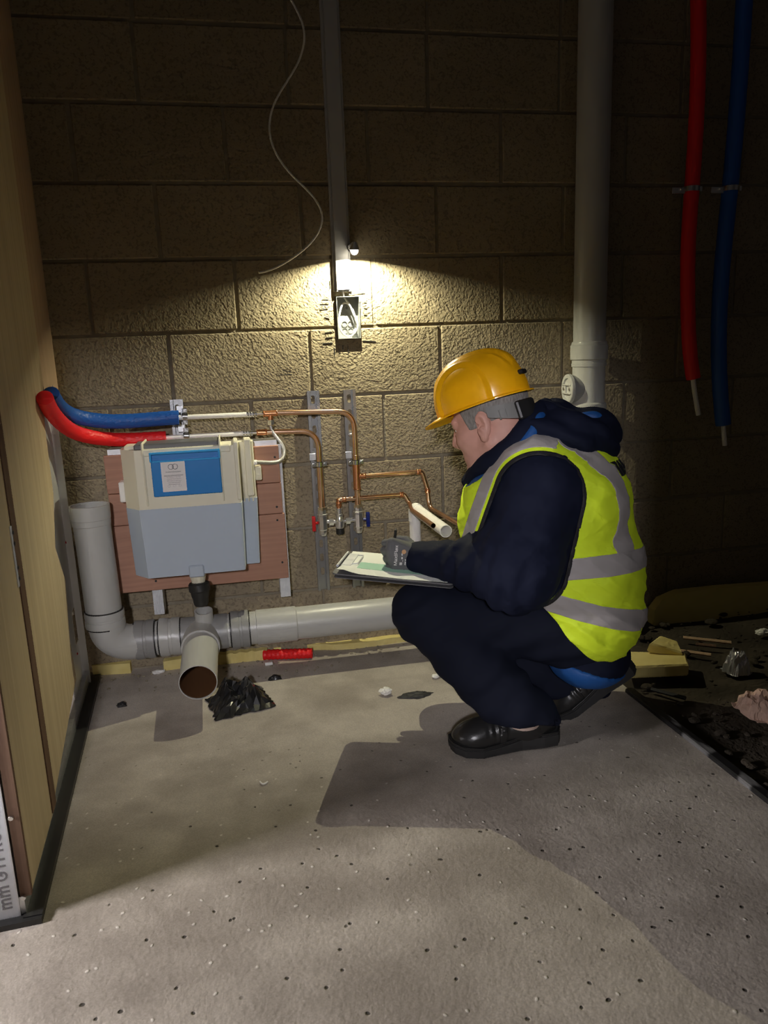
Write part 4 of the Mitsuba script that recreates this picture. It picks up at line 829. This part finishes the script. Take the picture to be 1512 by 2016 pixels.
try:
    mf = [manifold3d.Manifold(manifold3d.Mesh(m_.vertices.astype(np.float32), m_.faces.astype(np.uint32))) for m_ in (head, inner)]
    u_ = (mf[0]+mf[1]).to_mesh(); bodym = trimesh.Trimesh(u_.vert_properties[:, :3], u_.tri_verts, process=False); assert len(bodym.faces) > 1000
except Exception: bodym = cat(head, inner)
part(man, 'body', bodym, 'm_skin', True, label='ruddy skin of the face, ear and neck')
for s in (-1, 1):
    eye = part(man, 'eye', xf(trimesh.creation.icosphere(3, .0118), HM@trimesh.transformations.translation_matrix((.0800, s*.031, .016))), 'm_white', True)
    part(eye, 'iris', xf(lathe([(.0001, .0122), (.005, .0115), (.0056, .0100)], (0, 0, 0), (1, 0, -.25), 16), HM@trimesh.transformations.translation_matrix((.0800, s*.031, .016))), 'm_ink', True)
def f_hair(P):
    Q = (P-HO.astype(np.float32))@np.linalg.inv(HM[:3, :3]).T.astype(np.float32); d = f_head(Q)-.0035
    x, z = Q[..., 0], Q[..., 2]
    line = np.where(x < -.02, -.045+.0*x, np.where(x < .012, .018, .002)); side = np.maximum(line-z, x-(.034+.25*np.clip(z, 0, .1)))
    return np.maximum(np.maximum(d, side), -ear(Q)+.002)
part(man, 'hair', nets(f_hair, HO-A([.15, .15, .12]), HO+A([.15, .15, .17]), .003), 'm_hair', True, label='short grey hair')
# hard hat
def hat():
    na, ne = 280, 100; a = np.linspace(0, 2*np.pi, na, endpoint=False); e_ = np.linspace(0, np.pi/2, ne)
    Aa, E_ = np.meshgrid(a, e_, indexing='ij'); ca, sa = np.cos(Aa), np.sin(Aa)
    rad = lambda q_: np.sign(q_)*np.abs(q_)**.92
    x = .128*rad(ca)*np.cos(E_)**.80; y = .104*rad(sa)*np.cos(E_)**.80; z = .116*np.sin(E_)**.95
    up = smoothstep_(.30, .75, E_)
    crest = .0085*np.exp(-(y/.020)**4)*up + .0035*np.exp(-((np.abs(y)-.036)/.008)**2)*up*smoothstep_(.3, .7, np.cos(E_)*.9+.1)
    arch = np.sqrt(((x-.012)/.075)**2+((z-.012)/.086)**2); rec = smoothstep_(1.12, .96, arch)*smoothstep_(.1, .35, np.abs(sa))*smoothstep_(.45, .7, np.abs(y)/.104+.12*(1-np.sin(E_)))
    s = 1+(crest-.0078*rec)/.12
    P = np.stack([x*s, y*s, z*s], -1)
    rings = []
    front = np.clip(np.cos(a), 0, 1)**2.2; back = np.clip(-np.cos(a), 0, 1)**3
    for k in (1.0, .66, .33, .0):
        w = (.008+.040*front+.002*back)*k; zz = -.012-.010*front*k-.004*k-.004*back; dx, dy = np.cos(a)*w, np.sin(a)*w*.8
        rings.append(np.stack([P[:, 0, 0]+dx, P[:, 0, 1]+dy, np.full(na, 0)+zz], -1))
    outer = np.concatenate([np.stack(rings, 1), P], 1); inn = outer*A([.965, .957, .97]); inn[:, :4] = outer[:, :4]-A([0, 0, .003]); inn[:, 3:6] = outer[:, 3:6]*A([.965, .957, 1])-A([0, 0, .002])
    n2 = outer.shape[1]; G = np.concatenate([inn[:, ::-1], outer], 1); m_ = G.shape[1]; i = np.arange(na*m_).reshape(na, m_); j = np.roll(i, -1, 0)
    q_ = np.stack([i[:, :-1], j[:, :-1], j[:, 1:], i[:, 1:]], -1).reshape(-1, 4)
    m_ = trimesh.Trimesh(G.reshape(-1, 3), np.vstack([q_[:, :3], q_[:, [0, 2, 3]]]), process=True); m_.merge_vertices(); return m_
def smoothstep_(a, b, x): t_ = np.clip((x-a)/(b-a), 0, 1); return t_*t_*(3-2*t_)
hatM = HM@frame((.006, 0, .074), unit((1, 0, .0)), (0, 1, 0), unit((0, 0, 1)))
hel = part(man, 'hard_hat', xf(hat(), hatM), 'm_helmet', 50, label='glossy yellow hard hat')
part(hel, 'rear_slot', xf(box(-.135, -.122, -.018, .018, .022, .034, .003), hatM), 'm_rubber', False)
a = np.linspace(math.radians(104), math.radians(256), 60); hb = []
for r_, dz in ((1.0, 1), (1.0, -1), (.97, -1), (.97, 1)):
    drop = -.030*np.clip(-np.cos(a), 0, 1)**1.0
    hb.append(np.stack([.107*np.cos(a)*r_-.012, .086*np.sin(a)*r_, -.036+drop+dz*(.011+.012*np.clip(-np.cos(a), 0, 1))], -1))
hb = np.stack(hb, 1); i = np.arange(240).reshape(60, 4); q_ = []
for k in range(4): q_.append(np.stack([i[:-1, k], i[1:, k], i[1:, (k+1) % 4], i[:-1, (k+1) % 4]], -1))
q_ = np.vstack(q_+[A([[0, 1, 2, 3], [236, 239, 238, 237]])]); hbm = trimesh.Trimesh(hb.reshape(-1, 3), np.vstack([q_[:, :3], q_[:, [0, 2, 3]]]), process=False); hbm.fix_normals()
sp_ = part(hel, 'nape_strap', xf(hbm, hatM), 'm_strap', 30)
rt = []
for s in (-1, 0, 1): 
    an = math.radians(180+s*24); c = A([.110*math.cos(an)-.012, .090*math.sin(an), -.064]); rt.append(xf(box(-.007, .007, -.017, .017, -.024, .024, .004), frame(c, (math.cos(an), math.sin(an), 0), (-math.sin(an), math.cos(an), 0), (0, 0, 1))))
part(hel, 'ratchet', xf(hull(np.vstack([r_.vertices for r_ in rt])), hatM), 'm_rubber', 30)
for s in (1,):
    for dx in (-.066, -.080): part(hel, 'ratchet_slot', xf(box(dx-.002, dx+.002, .071-(dx+.066)*-.6, .0745-(dx+.066)*-.6, -.072, -.048), hatM), 'm_strap', False)

# jacket
def f_jacket(P):
    d = smin(.045, f_torso(P), f_larm(P), f_rarm(P)); return -smin(.02, -d, sph(P, neckc+A([-.02, .02, .055]), .085))
def folds(P, n_):
    o = .012*nz(P, 9, 1)+.010*nz(P, 22, 2)
    el = np.exp(-((P-J['lel'])**2).sum(1)/.012)+.7*np.exp(-((P-(J['lel']*.55+J['lwr']*.45))**2).sum(1)/.008); ax_ = unit(J['lwr']-J['lel']); u = (P-J['lel'])@ax_
    o += el*.0075*np.sin(u*125+9*nz(P, 10, 5)+((P-J['lel'])@A([.3, 0, 1.]))*40)
    return o
jm = displace(taub(nets(f_jacket, lo_, hi_, .0075), 4), folds)
jk = part(man, 'jacket', jm, 'm_navy', True, label='dark navy jacket')
cuff = lambda a, b, r, t_: tube(np.linspace(b+(a-b)*t_, b-unit(a-b)*.012, 8), [r*.98, r*1.02, r, r*.99, r*1.02, r, r*.97, r*.88], 28)
part(jk, 'cuff', cuff(J['lel'], J['lwr'], .046, .16), 'm_navy', True); part(jk, 'cuff', cuff(J['rel'], J['rwr'], .046, .16), 'm_navy', True)
# hood bunched behind the neck, collar with blue edging
def f_hood(P):
    d = smin(.04, ell(P, at(1125, 862, -.69), (.115, .150, .062), MB), ell(P, at(1172, 868, -.69), (.062, .120, .066), MB), cap(P, at(1086, 822, -.70), at(1098, 820, -.60), .046), cap(P, at(1060, 858, -.76), at(1120, 850, -.77), .050))
    return -smin(.015, -d, sph(P, HO-HF*.02-HU*.06, .088))
part(jk, 'hood', displace(taub(nets(f_hood, (.30, -.95, .66), (.86, -.42, .98), .007), 4), lambda P, n_: .012*nz(P, 15, 8)+.006*np.sin(P@A([60, 20, 90])+6*nz(P, 9, 3))), 'm_navy', True, label='navy hood bunched behind the neck')
hoodlining = spline([at(1145, 817, -.75), at(1170, 822, -.76), at(1196, 846, -.75), at(1207, 880, -.73)], 24)
part(jk, 'hood_lining', tube(hoodlining, np.interp(np.linspace(0, 1, 24), [0, .2, .7, 1], [.006, .017, .016, .006]), 14), 'm_royal', True, label='royal blue lining of the hood')
col = spline([at(918, 950, -.60), at(935, 930, -.655), at(962, 908, -.72), at(1000, 880, -.755), at(1032, 846, -.76), at(1056, 815, -.725), at(1075, 800, -.66)], 50)
w_ = np.interp(np.linspace(0, 1, 50), [0, .3, .7, 1], [.020, .026, .028, .020])
part(jk, 'collar', displace(tube(col+A([.004, -.0, .0]), w_, 20), lambda P, n_: .006*nz(P, 22, 4)), 'm_navy', True)
col2 = spline([at(926, 968, -.66), at(960, 948, -.72), at(1000, 915, -.775), at(1030, 880, -.785), at(1052, 842, -.775), at(1066, 815, -.735)], 50)
part(jk, 'collar_edging', tube(col2, np.interp(np.linspace(0, 1, 50), [0, .4, .9, 1], [.020, .020, .017, .011]), 18), 'm_royal', True, label='royal blue edging of the collar')
def f_bluefront(P): return np.maximum(f_torso(P)-.0045, np.maximum(sph(P, at(932, 955, -.66), .072), -(f_larm(P)-.002)))
part(jk, 'front_panel', nets(f_bluefront, (.12, -.85, .55), (.55, -.45, .90), .006), 'm_royal', True, label='royal blue panel at the chest')
hem_c = at(1158, 1285, -.715)
def f_hem(P): return ell(P, hem_c, (.115, .165, .075), MH)
part(jk, 'hem', nets(lambda P: np.maximum(f_hem(P), -(dot(P, (.45, 0, 1))-(hem_c[2]+.45*hem_c[0]-.020))*-1*0+np.float32(-9)), (.45, -.95, .08), (.92, -.5, .4), .008), 'm_navy', True)
part(jk, 'hem_band', displace(nets(lambda P: np.maximum(f_hem(P)-.004, dot(P-hem_c.astype(np.float32), unit((.32, .0, 1)))+.012), (.45, -.95, .05), (.92, -.5, .4), .007), lambda P, n_: .006*nz(P, 18, 6)), 'm_royal', True, label='royal blue band at the jacket hem')
part(jk, 'sleeve_patch', nets(lambda P: np.maximum(f_rarm(P)-.006, sph(P, J['rel']*.5+J['rwr']*.5+A([0, -.06, .03]), .05)), (.1, -.65, .35), (.5, -.3, .7), .006), 'm_royal', True)
# vest: the torso's field a little larger, cut at the armholes, neck and hem
def f_arms_cut(P):
    fl_ = lambda q_: q_-dot(q_-J['lsh'].astype(np.float32), BL)[..., None]*BL.astype(np.float32); l_ = dot(P-J['che'].astype(np.float32), BL)
    le = cap(fl_(P), fl_(A(J['lsh']+A([-.008, 0, -.006]), np.float32)), fl_(A(J['lel'], np.float32)), .099, .112)
    return np.where(l_ > -.01, le, np.where(l_ < -.07, cap(P, J['rsh']+A([0, .03, 0]), J['rel']+A([0, .03, 0]), .085, .07), np.float32(1)))
def f_region(P):
    d = np.minimum(-(slab_(P, hemp)), np.maximum(np.float32(at(945, 1100, -.75)[2])-P[..., 2], -(dot(P-J['lsh'].astype(np.float32), BF)-.02)))
    d = np.maximum(d, -(f_arms_cut(P)-.006)); d = np.maximum(d, -sph(P, neckc+A([-.03, .03, .03]), .108)); d = np.maximum(d, -sph(P, at(942, 905, -.66), .082))
    fr = dot(P-J['fro'].astype(np.float32), BL)   # open front
    return d
def vfold(P, n_):
    lo2 = smoothstep_(.46, .30, P[:, 2]); s1 = np.sin((P@A([52., 10, 78.]))+5*nz(P, 7, 3)); s2 = np.sin((P@A([-40., 8, 66.]))+5*nz(P, 6, 13))
    cr = lambda t_: np.clip(1-np.abs(t_)*1.6, 0, 1)**1.5      # sharp creases
    return .011*nz(P, 11, 6)+.007*nz(P, 26, 16)+.0065*(s1*.5+cr(s1-.4))*(.35+.65*lo2)*smoothstep_(-.12, .2, nz(P, 5, 9)+.08)+.005*(s2*.5+cr(s2))*smoothstep_(.45, .7, P[:, 2])*smoothstep_(-.1, .2, nz(P, 6, 19))
tors = taub(nets(f_torso, lo_, hi_, .0075), 3); tn_ = tors.vertex_normals; tf_ = vfold(A(tors.vertices), tn_)
def shell(off): return trimesh.Trimesh(tors.vertices+tn_*(off+tf_)[:, None] if not np.isscalar(off) else tors.vertices+tn_*(off+tf_)[:, None], tors.faces, process=False)
sh0, sh1 = shell(.011), shell(.0128)
ve = part(man, 'vest', thick(clips(sh0, f_region), .004), 'm_vest', True, label='fluorescent yellow hi-vis vest')
Bc = J['che'].astype(np.float32); hw = .027
part(ve, 'reflective_band', thick(clips(sh1, f_region, lambda P: np.abs(slab_(P, lowp))-hw), .0025), 'm_reflect', True, label='lower grey reflective band')
part(ve, 'reflective_band', thick(clips(sh1, f_region, lambda P: np.abs(slab_(P, uppp))-hw), .0025), 'm_reflect', True, label='upper grey reflective band')
for s, l0 in ((1, .118), (-1, -.11)):
    part(ve, 'reflective_brace', thick(clips(sh1, f_region, lambda P: np.where((dot(P-J['lsh'].astype(np.float32), BF) > -.035) & (s > 0), np.abs(f_arms_cut(P)-.036)-.014, np.abs(dot(P-Bc, BL)-l0)-hw), lambda P: np.where(dot(P-J['wai'].astype(np.float32), BF) < .05, -(slab_(P, uppp)-hw*.8), np.float32(-1)), lambda P: -slab_(P, lowp)), .0025), 'm_reflect', True, label=('left' if s > 0 else 'right')+' grey reflective strip over the shoulder')
for s in (1, -1): part(ve, 'armhole_binding', thick(clips(shell(.0152), lambda P: f_region(P)-.001, lambda P: np.abs(f_arms_cut(P)-.0095)-.0045, lambda P: -s*dot(P-Bc, BL)), .003), 'm_piping', True)
for u0, w, z0_ in ((.074, .020, .098), (.043, .026, .096), (.010, .020, .094), (-.022, .024, .094)):
    pm_ = clips(sh1, f_region, lambda P: np.abs(dot(P-Bc, BL)-u0)-w*.5, lambda P: np.abs(dot(P-Bc, BU)-z0_)-.018, lambda P: dot(P-Bc, SF))
    if len(pm_.faces): part(ve, 'back_print', thick(pm_, .0025), 'm_piping', True, label='black print block across the back below the hood')
# trousers
kd_ = unit(J['lan']-J['lkn']); tplane = plane3(at(948, 1434, -.87), at(1084, 1417, -.85), at(1040, 1410, -.76))
def f_trous(P):
    le = smin(.03, cap(P, J['lhip'], J['lkn'], .098, .076), cap(P, J['lkn'], J['lan']+kd_*.05, .077, .084))
    ri = smin(.03, cap(P, J['rhip'], J['rkn'], .10, .076), cap(P, J['rkn'], J['ran'], .072, .066))
    d = smin(.03, le, ri, ell(P, J['pel']-A([0, 0, .04]), (.135, .17, .12), MH))
    return np.maximum(d, np.where(sph(P, J['lan'], .22) < 0, -slab_(P, tplane), np.float32(-1)))
def tfold(P, n_):
    k = np.exp(-((P-J['lkn'])**2).sum(1)/.02); a_ = np.exp(-((P-J['lan'])**2).sum(1)/.014)
    return .010*nz(P, 10, 21)+k*.004*np.sin(P@A([70, 0, -90.])+5*nz(P, 9, 2))+a_*.006*np.sin(P@kd_*85+6*nz(P, 12, 6))+.003*np.sin(P@A([38, 30, -70.])+6*nz(P, 6, 31))
part(man, 'trousers', displace(taub(nets(f_trous, (-.02, -1.0, .05), (.95, -.36, .55), .0075), 3), tfold), 'm_trouser', True, label='dark navy work trousers')
part(man, 'sock', tube([J['lan']+A([.022, -.012, .03]), J['lan']+A([.024, -.014, -.045])], .038, 24), 'm_sock', True)
# safety shoes, made along +x = toe, sole at z = 0
def shoe():
    def f_up(P):
        d = smin(.03, ell(P, (.105, 0, .040), (.060, .048, .040)), ell(P, (.045, .0, .046), (.085, .044, .048)), ell(P, (-.060, 0, .048), (.068, .040, .052)), cap(P, (-.045, 0, .06), (-.055, 0, .115), .043, .044))
        d = np.maximum(d, -(P[..., 2]-.012)); return -smin(.008, -d, cap(P, (-.05, 0, .12), (-.053, 0, .2), .038, .040))
    up_ = nets(f_up, (-.16, -.07, 0), (.19, .07, .17), .0045)
    up_ = displace(up_, lambda P, n_: .0022*np.exp(-((P[:, 0]-.045)/.022)**2)*np.sin(P[:, 0]*330+6*P[:, 1])*smoothstep_(.03, .06, P[:, 2])+.0015*nz(P, 40, 1))
    pts_ = [(-.128, -.022), (-.118, -.036), (-.08, -.040), (-.02, -.036), (.05, -.044), (.11, -.048), (.145, -.038), (.165, -.016), (.168, .004), (.160, .028), (.135, .046), (.09, .050), (.04, .042), (-.02, .036), (-.08, .040), (-.118, .036), (-.130, .010)]
    foot = sg.Polygon(pts_).buffer(.004)
    so = []
    for z0, z1, g_o in ((0, .010, -.003), (.010, .021, .001), (.021, .027, -.002)):
        e_ = trimesh.creation.extrude_polygon(foot.buffer(g_o), z1-z0, engine='earcut'); e_.apply_translation((0, 0, z0)); so.append(e_)
    V_ = cat(*so); V2 = V_.vertices.copy(); V2[:, 2] += .016*np.clip((V2[:, 0]-.08)/.09, 0, 1)**2+.012*np.clip((.02-V2[:, 0]+.03)/.05, 0, 1)*(V2[:, 2] > .02)
    tr = cat(*[box(x_-.006, x_+.006, s*.049-(.003 if s > 0 else -.003), s*.047, .001, .011) for x_ in np.arange(-.10, .13, .022) for s in (-1, 1)])
    welt = tube([(x_, y_, .0285+.016*max(0, (x_-.08)/.09)**2+.012*min(max((.05-x_)/.05, 0), 1)) for x_, y_ in list(foot.buffer(-.001).exterior.coords)[:-1:2]], .0028, 8, closed=True)
    strap = displace(nets(lambda P: np.maximum(np.maximum(f_up(P)-.003, -(f_up(P)+.002)), np.abs(P[..., 0]-.030+.12*(P[..., 2]-.05))-.011), (-.16, -.07, .02), (.19, .07, .17), .004), lambda P, n_: .001*nz(P, 60, 2))
    return up_, trimesh.Trimesh(V2, V_.faces, process=False), welt, strap
sh_ = shoe()
def put_shoe(M, lb):
    k = part(man, 'shoe', xf(sh_[0], M), 'm_leather', True, label=lb)
    part(k, 'sole', xf(sh_[1], M), 'm_sole', False); part(k, 'welt', xf(sh_[2], M), 'm_strap' if 0 else 'm_leather', True); part(k, 'strap', xf(sh_[3], M), 'm_leather', True)
toe = fp(905, 1492); heel = fp(1108, 1470); dl = unit(toe-heel); c_ = (toe+heel)/2+A([.0, .030, 0]); ti = math.radians(2.0)
dlt = unit(dl*math.cos(ti)-A([0, 0, 1])*math.sin(ti)); lf = np.cross([0, 0, 1], dl); upv = np.cross(dlt, lf)
put_shoe(frame(c_+A([0.010, 0, .004]), dlt*.98, lf*.97, upv*.98), 'black leather safety shoe, left foot flat on the floor')
ball = fp(1143, 1412)+A([0, .03, 0]); dr2 = unit(A([-.93, .30, 0])); ti = math.radians(38); d3 = unit(dr2*math.cos(ti)-A([0, 0, 1])*math.sin(ti)); l3 = np.cross([0, 0, 1], dr2); u3 = np.cross(d3, l3)
put_shoe(frame(ball-d3*.085+A([0, 0, .012]), d3*.94, l3*.95, u3*.95), 'black safety shoe, right foot raised on its toes')
# clipboard on the knee, with papers, and pen
cA, cB = at(653, 1131, -.690), at(706, 1089, -.485)                  # near and far corner of its top edge
cX = unit(at(815, 1146, -.765)-cA); cY = cB-cA; cW = np.linalg.norm(cY); cY = unit(cY-cX*(cX@cY)); cZ = np.cross(cX, cY)
CMt = frame(cA, cX, cY, cZ); CL = .315
cb = thing('clipboard', 'dark clipboard with papers held on the man\'s knee', 'clipboard')
part(cb, 'board', xf(extrude(rrect(0, CL, 0, cW, .012), .0035), CMt), 'm_boardgrey', False)
part(cb, 'board_cover', xf(trimesh.Trimesh(extrude(rrect(.004, CL, 0.002, cW, .012), .002).vertices-A([0, 0, .009]), extrude(rrect(.004, CL, 0.002, cW, .012), .002).faces, process=False), CMt), 'm_boardgrey', False)
ps = []
gx_, gy_ = np.meshgrid(np.linspace(.012, .300, 16), np.linspace(.004, cW-.008, 10), indexing='ij'); gz_ = .0055+.010*np.exp(-((gx_-.02)/.03)**2)*np.exp(-((gy_)/.05)**2)+.001*np.sin(gx_*25)
def sheet(gx_, gy_, gz_, th=.0008):
    n0, n1 = gx_.shape; top_ = np.stack([gx_, gy_, gz_], -1).reshape(-1, 3); i = np.arange(n0*n1).reshape(n0, n1); f_ = np.stack([i[:-1, :-1], i[1:, :-1], i[1:, 1:], i[:-1, 1:]], -1).reshape(-1, 4); f_ = np.vstack([f_[:, :3], f_[:, [0, 2, 3]]])
    return trimesh.Trimesh(np.vstack([top_, top_-A([0, 0, th])]), np.vstack([f_, f_[:, ::-1]+n0*n1]), process=False)
pa = part(cb, 'paper', xf(sheet(gx_, gy_, gz_), CMt), 'm_paper', True, label='white form with a pale green block')
gx2, gy2 = np.meshgrid(np.linspace(.055, .26, 12), np.linspace(.055, .115, 6), indexing='ij')
part(pa, 'green_block', xf(sheet(gx2, gy2, .0060+.010*np.exp(-((gx2-.02)/.03)**2)*np.exp(-(gy2/.05)**2)+.001*np.sin(gx2*25), .0004), CMt), 'm_green', True, label='pale green printed block')
part(pa, 'print', xf(cat(*[box(.16, .19, y_, y_+.002, .0063, .0068) for y_ in (cW*.78, cW*.82, cW*.86)]), CMt), 'm_paleink', False)
part(cb, 'clip', xf(cat(box(.010, .036, cW*.30, cW*.82, .006, .0085, .001), tube([(.002, cW*.25, .008), (.002, cW*.87, .008)], .0035, 10), tube(fillet([(.036, cW*.36, .009), (.052, cW*.38, .011), (.052, cW*.74, .011), (.036, cW*.76, .009)], .006, 5), .0016, 8)), CMt), 'm_galvdull', False)
# gloves: palm and five separate fingers each, as hulls of spheres joined and smoothed
def bones(chains):
    S = lambda c, r: manifold3d.Manifold.sphere(r, 20).translate(tuple(float(v_) for v_ in c)); M_ = None
    for ch in chains:
        for (p0, q0), (p1, q1) in zip(ch[:-1], ch[1:]):
            b_ = manifold3d.Manifold.batch_hull([S(p0, q0), S(p1, q1)]); M_ = b_ if M_ is None else M_+b_
    return M_
def glove(W, mcp, fingers, thumb, palmr=.0135):
    """W wrist, mcp: four knuckles, fingers: per finger three further joints, thumb: four joints"""
    S = lambda c, r: manifold3d.Manifold.sphere(r, 20).translate(tuple(float(v_) for v_ in c))
    palm = manifold3d.Manifold.batch_hull([S(W[0], .021), S(W[1], .021)]+[S(p, palmr) for p in mcp]+[S(thumb[0], .015)])
    M_ = palm+bones([[(m_, .0112), (f_[0], .0105), (f_[1], .0098), (f_[2], .0088)] for m_, f_ in zip(mcp, fingers)]+[[(thumb[0], .0155), (thumb[1], .0125), (thumb[2], .0112), (thumb[3], .0098)]])
    M_ = M_.refine_to_length(.0032).to_mesh(); m_ = trimesh.Trimesh(M_.vert_properties[:, :3], M_.tri_verts, process=True); trimesh.smoothing.filter_taubin(m_, iterations=14); return displace(m_, lambda P, n_: .0012*nz(P, 90, 3))
yh = -.660
hp_ = lambda a, b, y: at(a, b, y)
W = [J['lwr']+A([-.005, .0, .012]), J['lwr']+A([-.005, .004, -.016])]
mcp = [hp_(771, 1068, yh+.004), hp_(768, 1084, yh-.004), hp_(771, 1100, yh-.002), hp_(778, 1116, yh+.004)]
fin = [[hp_(758, 1069, yh+.020), hp_(766, 1078, yh+.042), hp_(778, 1084, yh+.054)], [hp_(756, 1083, yh+.018), hp_(762, 1094, yh+.040), hp_(774, 1099, yh+.050)],
       [hp_(761, 1099, yh+.018), hp_(766, 1108, yh+.038), hp_(777, 1112, yh+.046)], [hp_(764, 1119, yh+.018), hp_(766, 1124, yh+.034), hp_(776, 1125, yh+.044)]]
th_ = [hp_(815, 1080, yh+.018), hp_(800, 1064, yh+.040), hp_(785, 1062, yh+.050), hp_(772, 1069, yh+.054)]
gm = glove(W, mcp, fin, th_)
gl = part(man, 'glove', gm, 'm_glove', True, label='dark grey work glove with pale print on its back')
def onto(m_, text, o, ex, ey, h, mat, off=.0012, tris=None):
    V_ = m_.vertices; P_ = o+V_[:, :1]*ex+V_[:, 1:2]*ey; dirn = unit(P_.mean(0)-CAM)
    loc, idr, _ = gm.ray.intersects_location(P_-dirn*.15, np.tile(dirn, (len(P_), 1)), multiple_hits=False)
    D = np.full(len(P_), np.nan); D[idr] = ((loc-P_[idr])@dirn); D = np.where(np.isnan(D), np.nanmedian(D), D)
    Q_ = P_+D[:, None]*dirn-dirn*off+V_[:, 2:]*0; return trimesh.Trimesh(Q_, m_.faces, process=False)
def flat(m_, el=.0022):
    b_ = m_.triangles_center[:, 2] > m_.vertices[:, 2].max()-1e-6; m_ = trimesh.Trimesh(m_.vertices, m_.faces[b_], process=True); v_, f_ = trimesh.remesh.subdivide_to_size(m_.vertices, m_.faces, el); return trimesh.Trimesh(v_, f_, process=True)
try:
    eu = unit(hp_(774, 1072, yh)-hp_(771, 1116, yh)); er = unit(hp_(800, 1095, yh)-hp_(772, 1095, yh))
    tm = flat(meshkit.text_mesh('MaxiFlex', .0082, .0006, True)); tw_ = tm.vertices[:, 0].max(); tm.vertices[:, 0] *= .056/tw_
    part(gl, 'print', onto(tm, 0, hp_(781, 1114, yh-.02), eu, -er, 0, 0), 'm_print', False, label='pale lettering across the knuckles')
    more = []
    for (a_, b_, w_2, h_2) in ((.002, .010, .007, .007), (.011, .012, .005, .0015), (.002, .020, .010, .003), (.014, .020, .004, .003), (.002, .026, .012, .0025), (.018, .011, .006, .004), (.028, .010, .006, .003)):
        more.append(xf(box(0, w_2, 0, h_2, 0, .0006), trimesh.transformations.translation_matrix((a_, -b_-.004, 0))))
    part(gl, 'print', onto(flat(cat(*more)), 0, hp_(781, 1114, yh-.02), eu, -er, 0, 0), 'm_print', False, label='rows of small pale marks on the glove')
    cm_ = trimesh.Trimesh(*[x_ for x_ in (lambda d_: (d_.vertices, d_.faces))(flat(trimesh.creation.cylinder(.0062, .0006, sections=20)))], process=False)
    cm_.apply_translation((.038, -.017, 0)); part(gl, 'print', onto(cm_, 0, hp_(781, 1114, yh-.02), eu, -er, 0, 0), 'm_orange', False, label='orange print patch on the glove')
except Exception as ex_: print('print', ex_)
# right hand under the board's far edge, thumb on top
wr = J['rwr']; ed = cA+cX*.20+cY*cW
W = [wr+A([-.004, .012, .004]), wr+A([-.004, -.012, -.004])]
base = ed+cZ*-.030+cX*.015
mcp = [base+cX*(-.045+.0*i)+cX*.0+cY*(.030-.020*i)+cX*-.004*(i == 1) for i in range(4)]
fin = [[m_-cX*.030-cZ*-.006, m_-cX*.052+cZ*.009, m_-cX*.066+cZ*.012] for m_ in mcp]
th_ = [wr+A([-.02, .018, .02]), ed+cY*.014+cZ*.016-cX*.005, ed-cY*.006+cZ*.022-cX*.022, ed-cY*.022+cZ*.020-cX*.036]
part(man, 'glove', glove(W, mcp, fin, th_), 'm_glove', True, label='dark grey glove holding the board from behind')
p0, p1 = hp_(773, 1102, yh+.056), hp_(779, 1044, yh+.046)
p0 = p1+(p0-p1)*1.0
pn = thing('pen', 'slim black pen held in the man\'s gloved hand', 'pen')
part(pn, 'barrel', cyl(p0, p1, .0038, 14), 'm_rubber'); part(pn, 'button', cyl(p1, p1+unit(p1-p0)*.006, .0022, 12), 'm_steel')
part(pn, 'tip', lathe([(.0036, 0), (.0008, .012), (.0001, .0122)], p0, p0-p1, 12), 'm_steel')
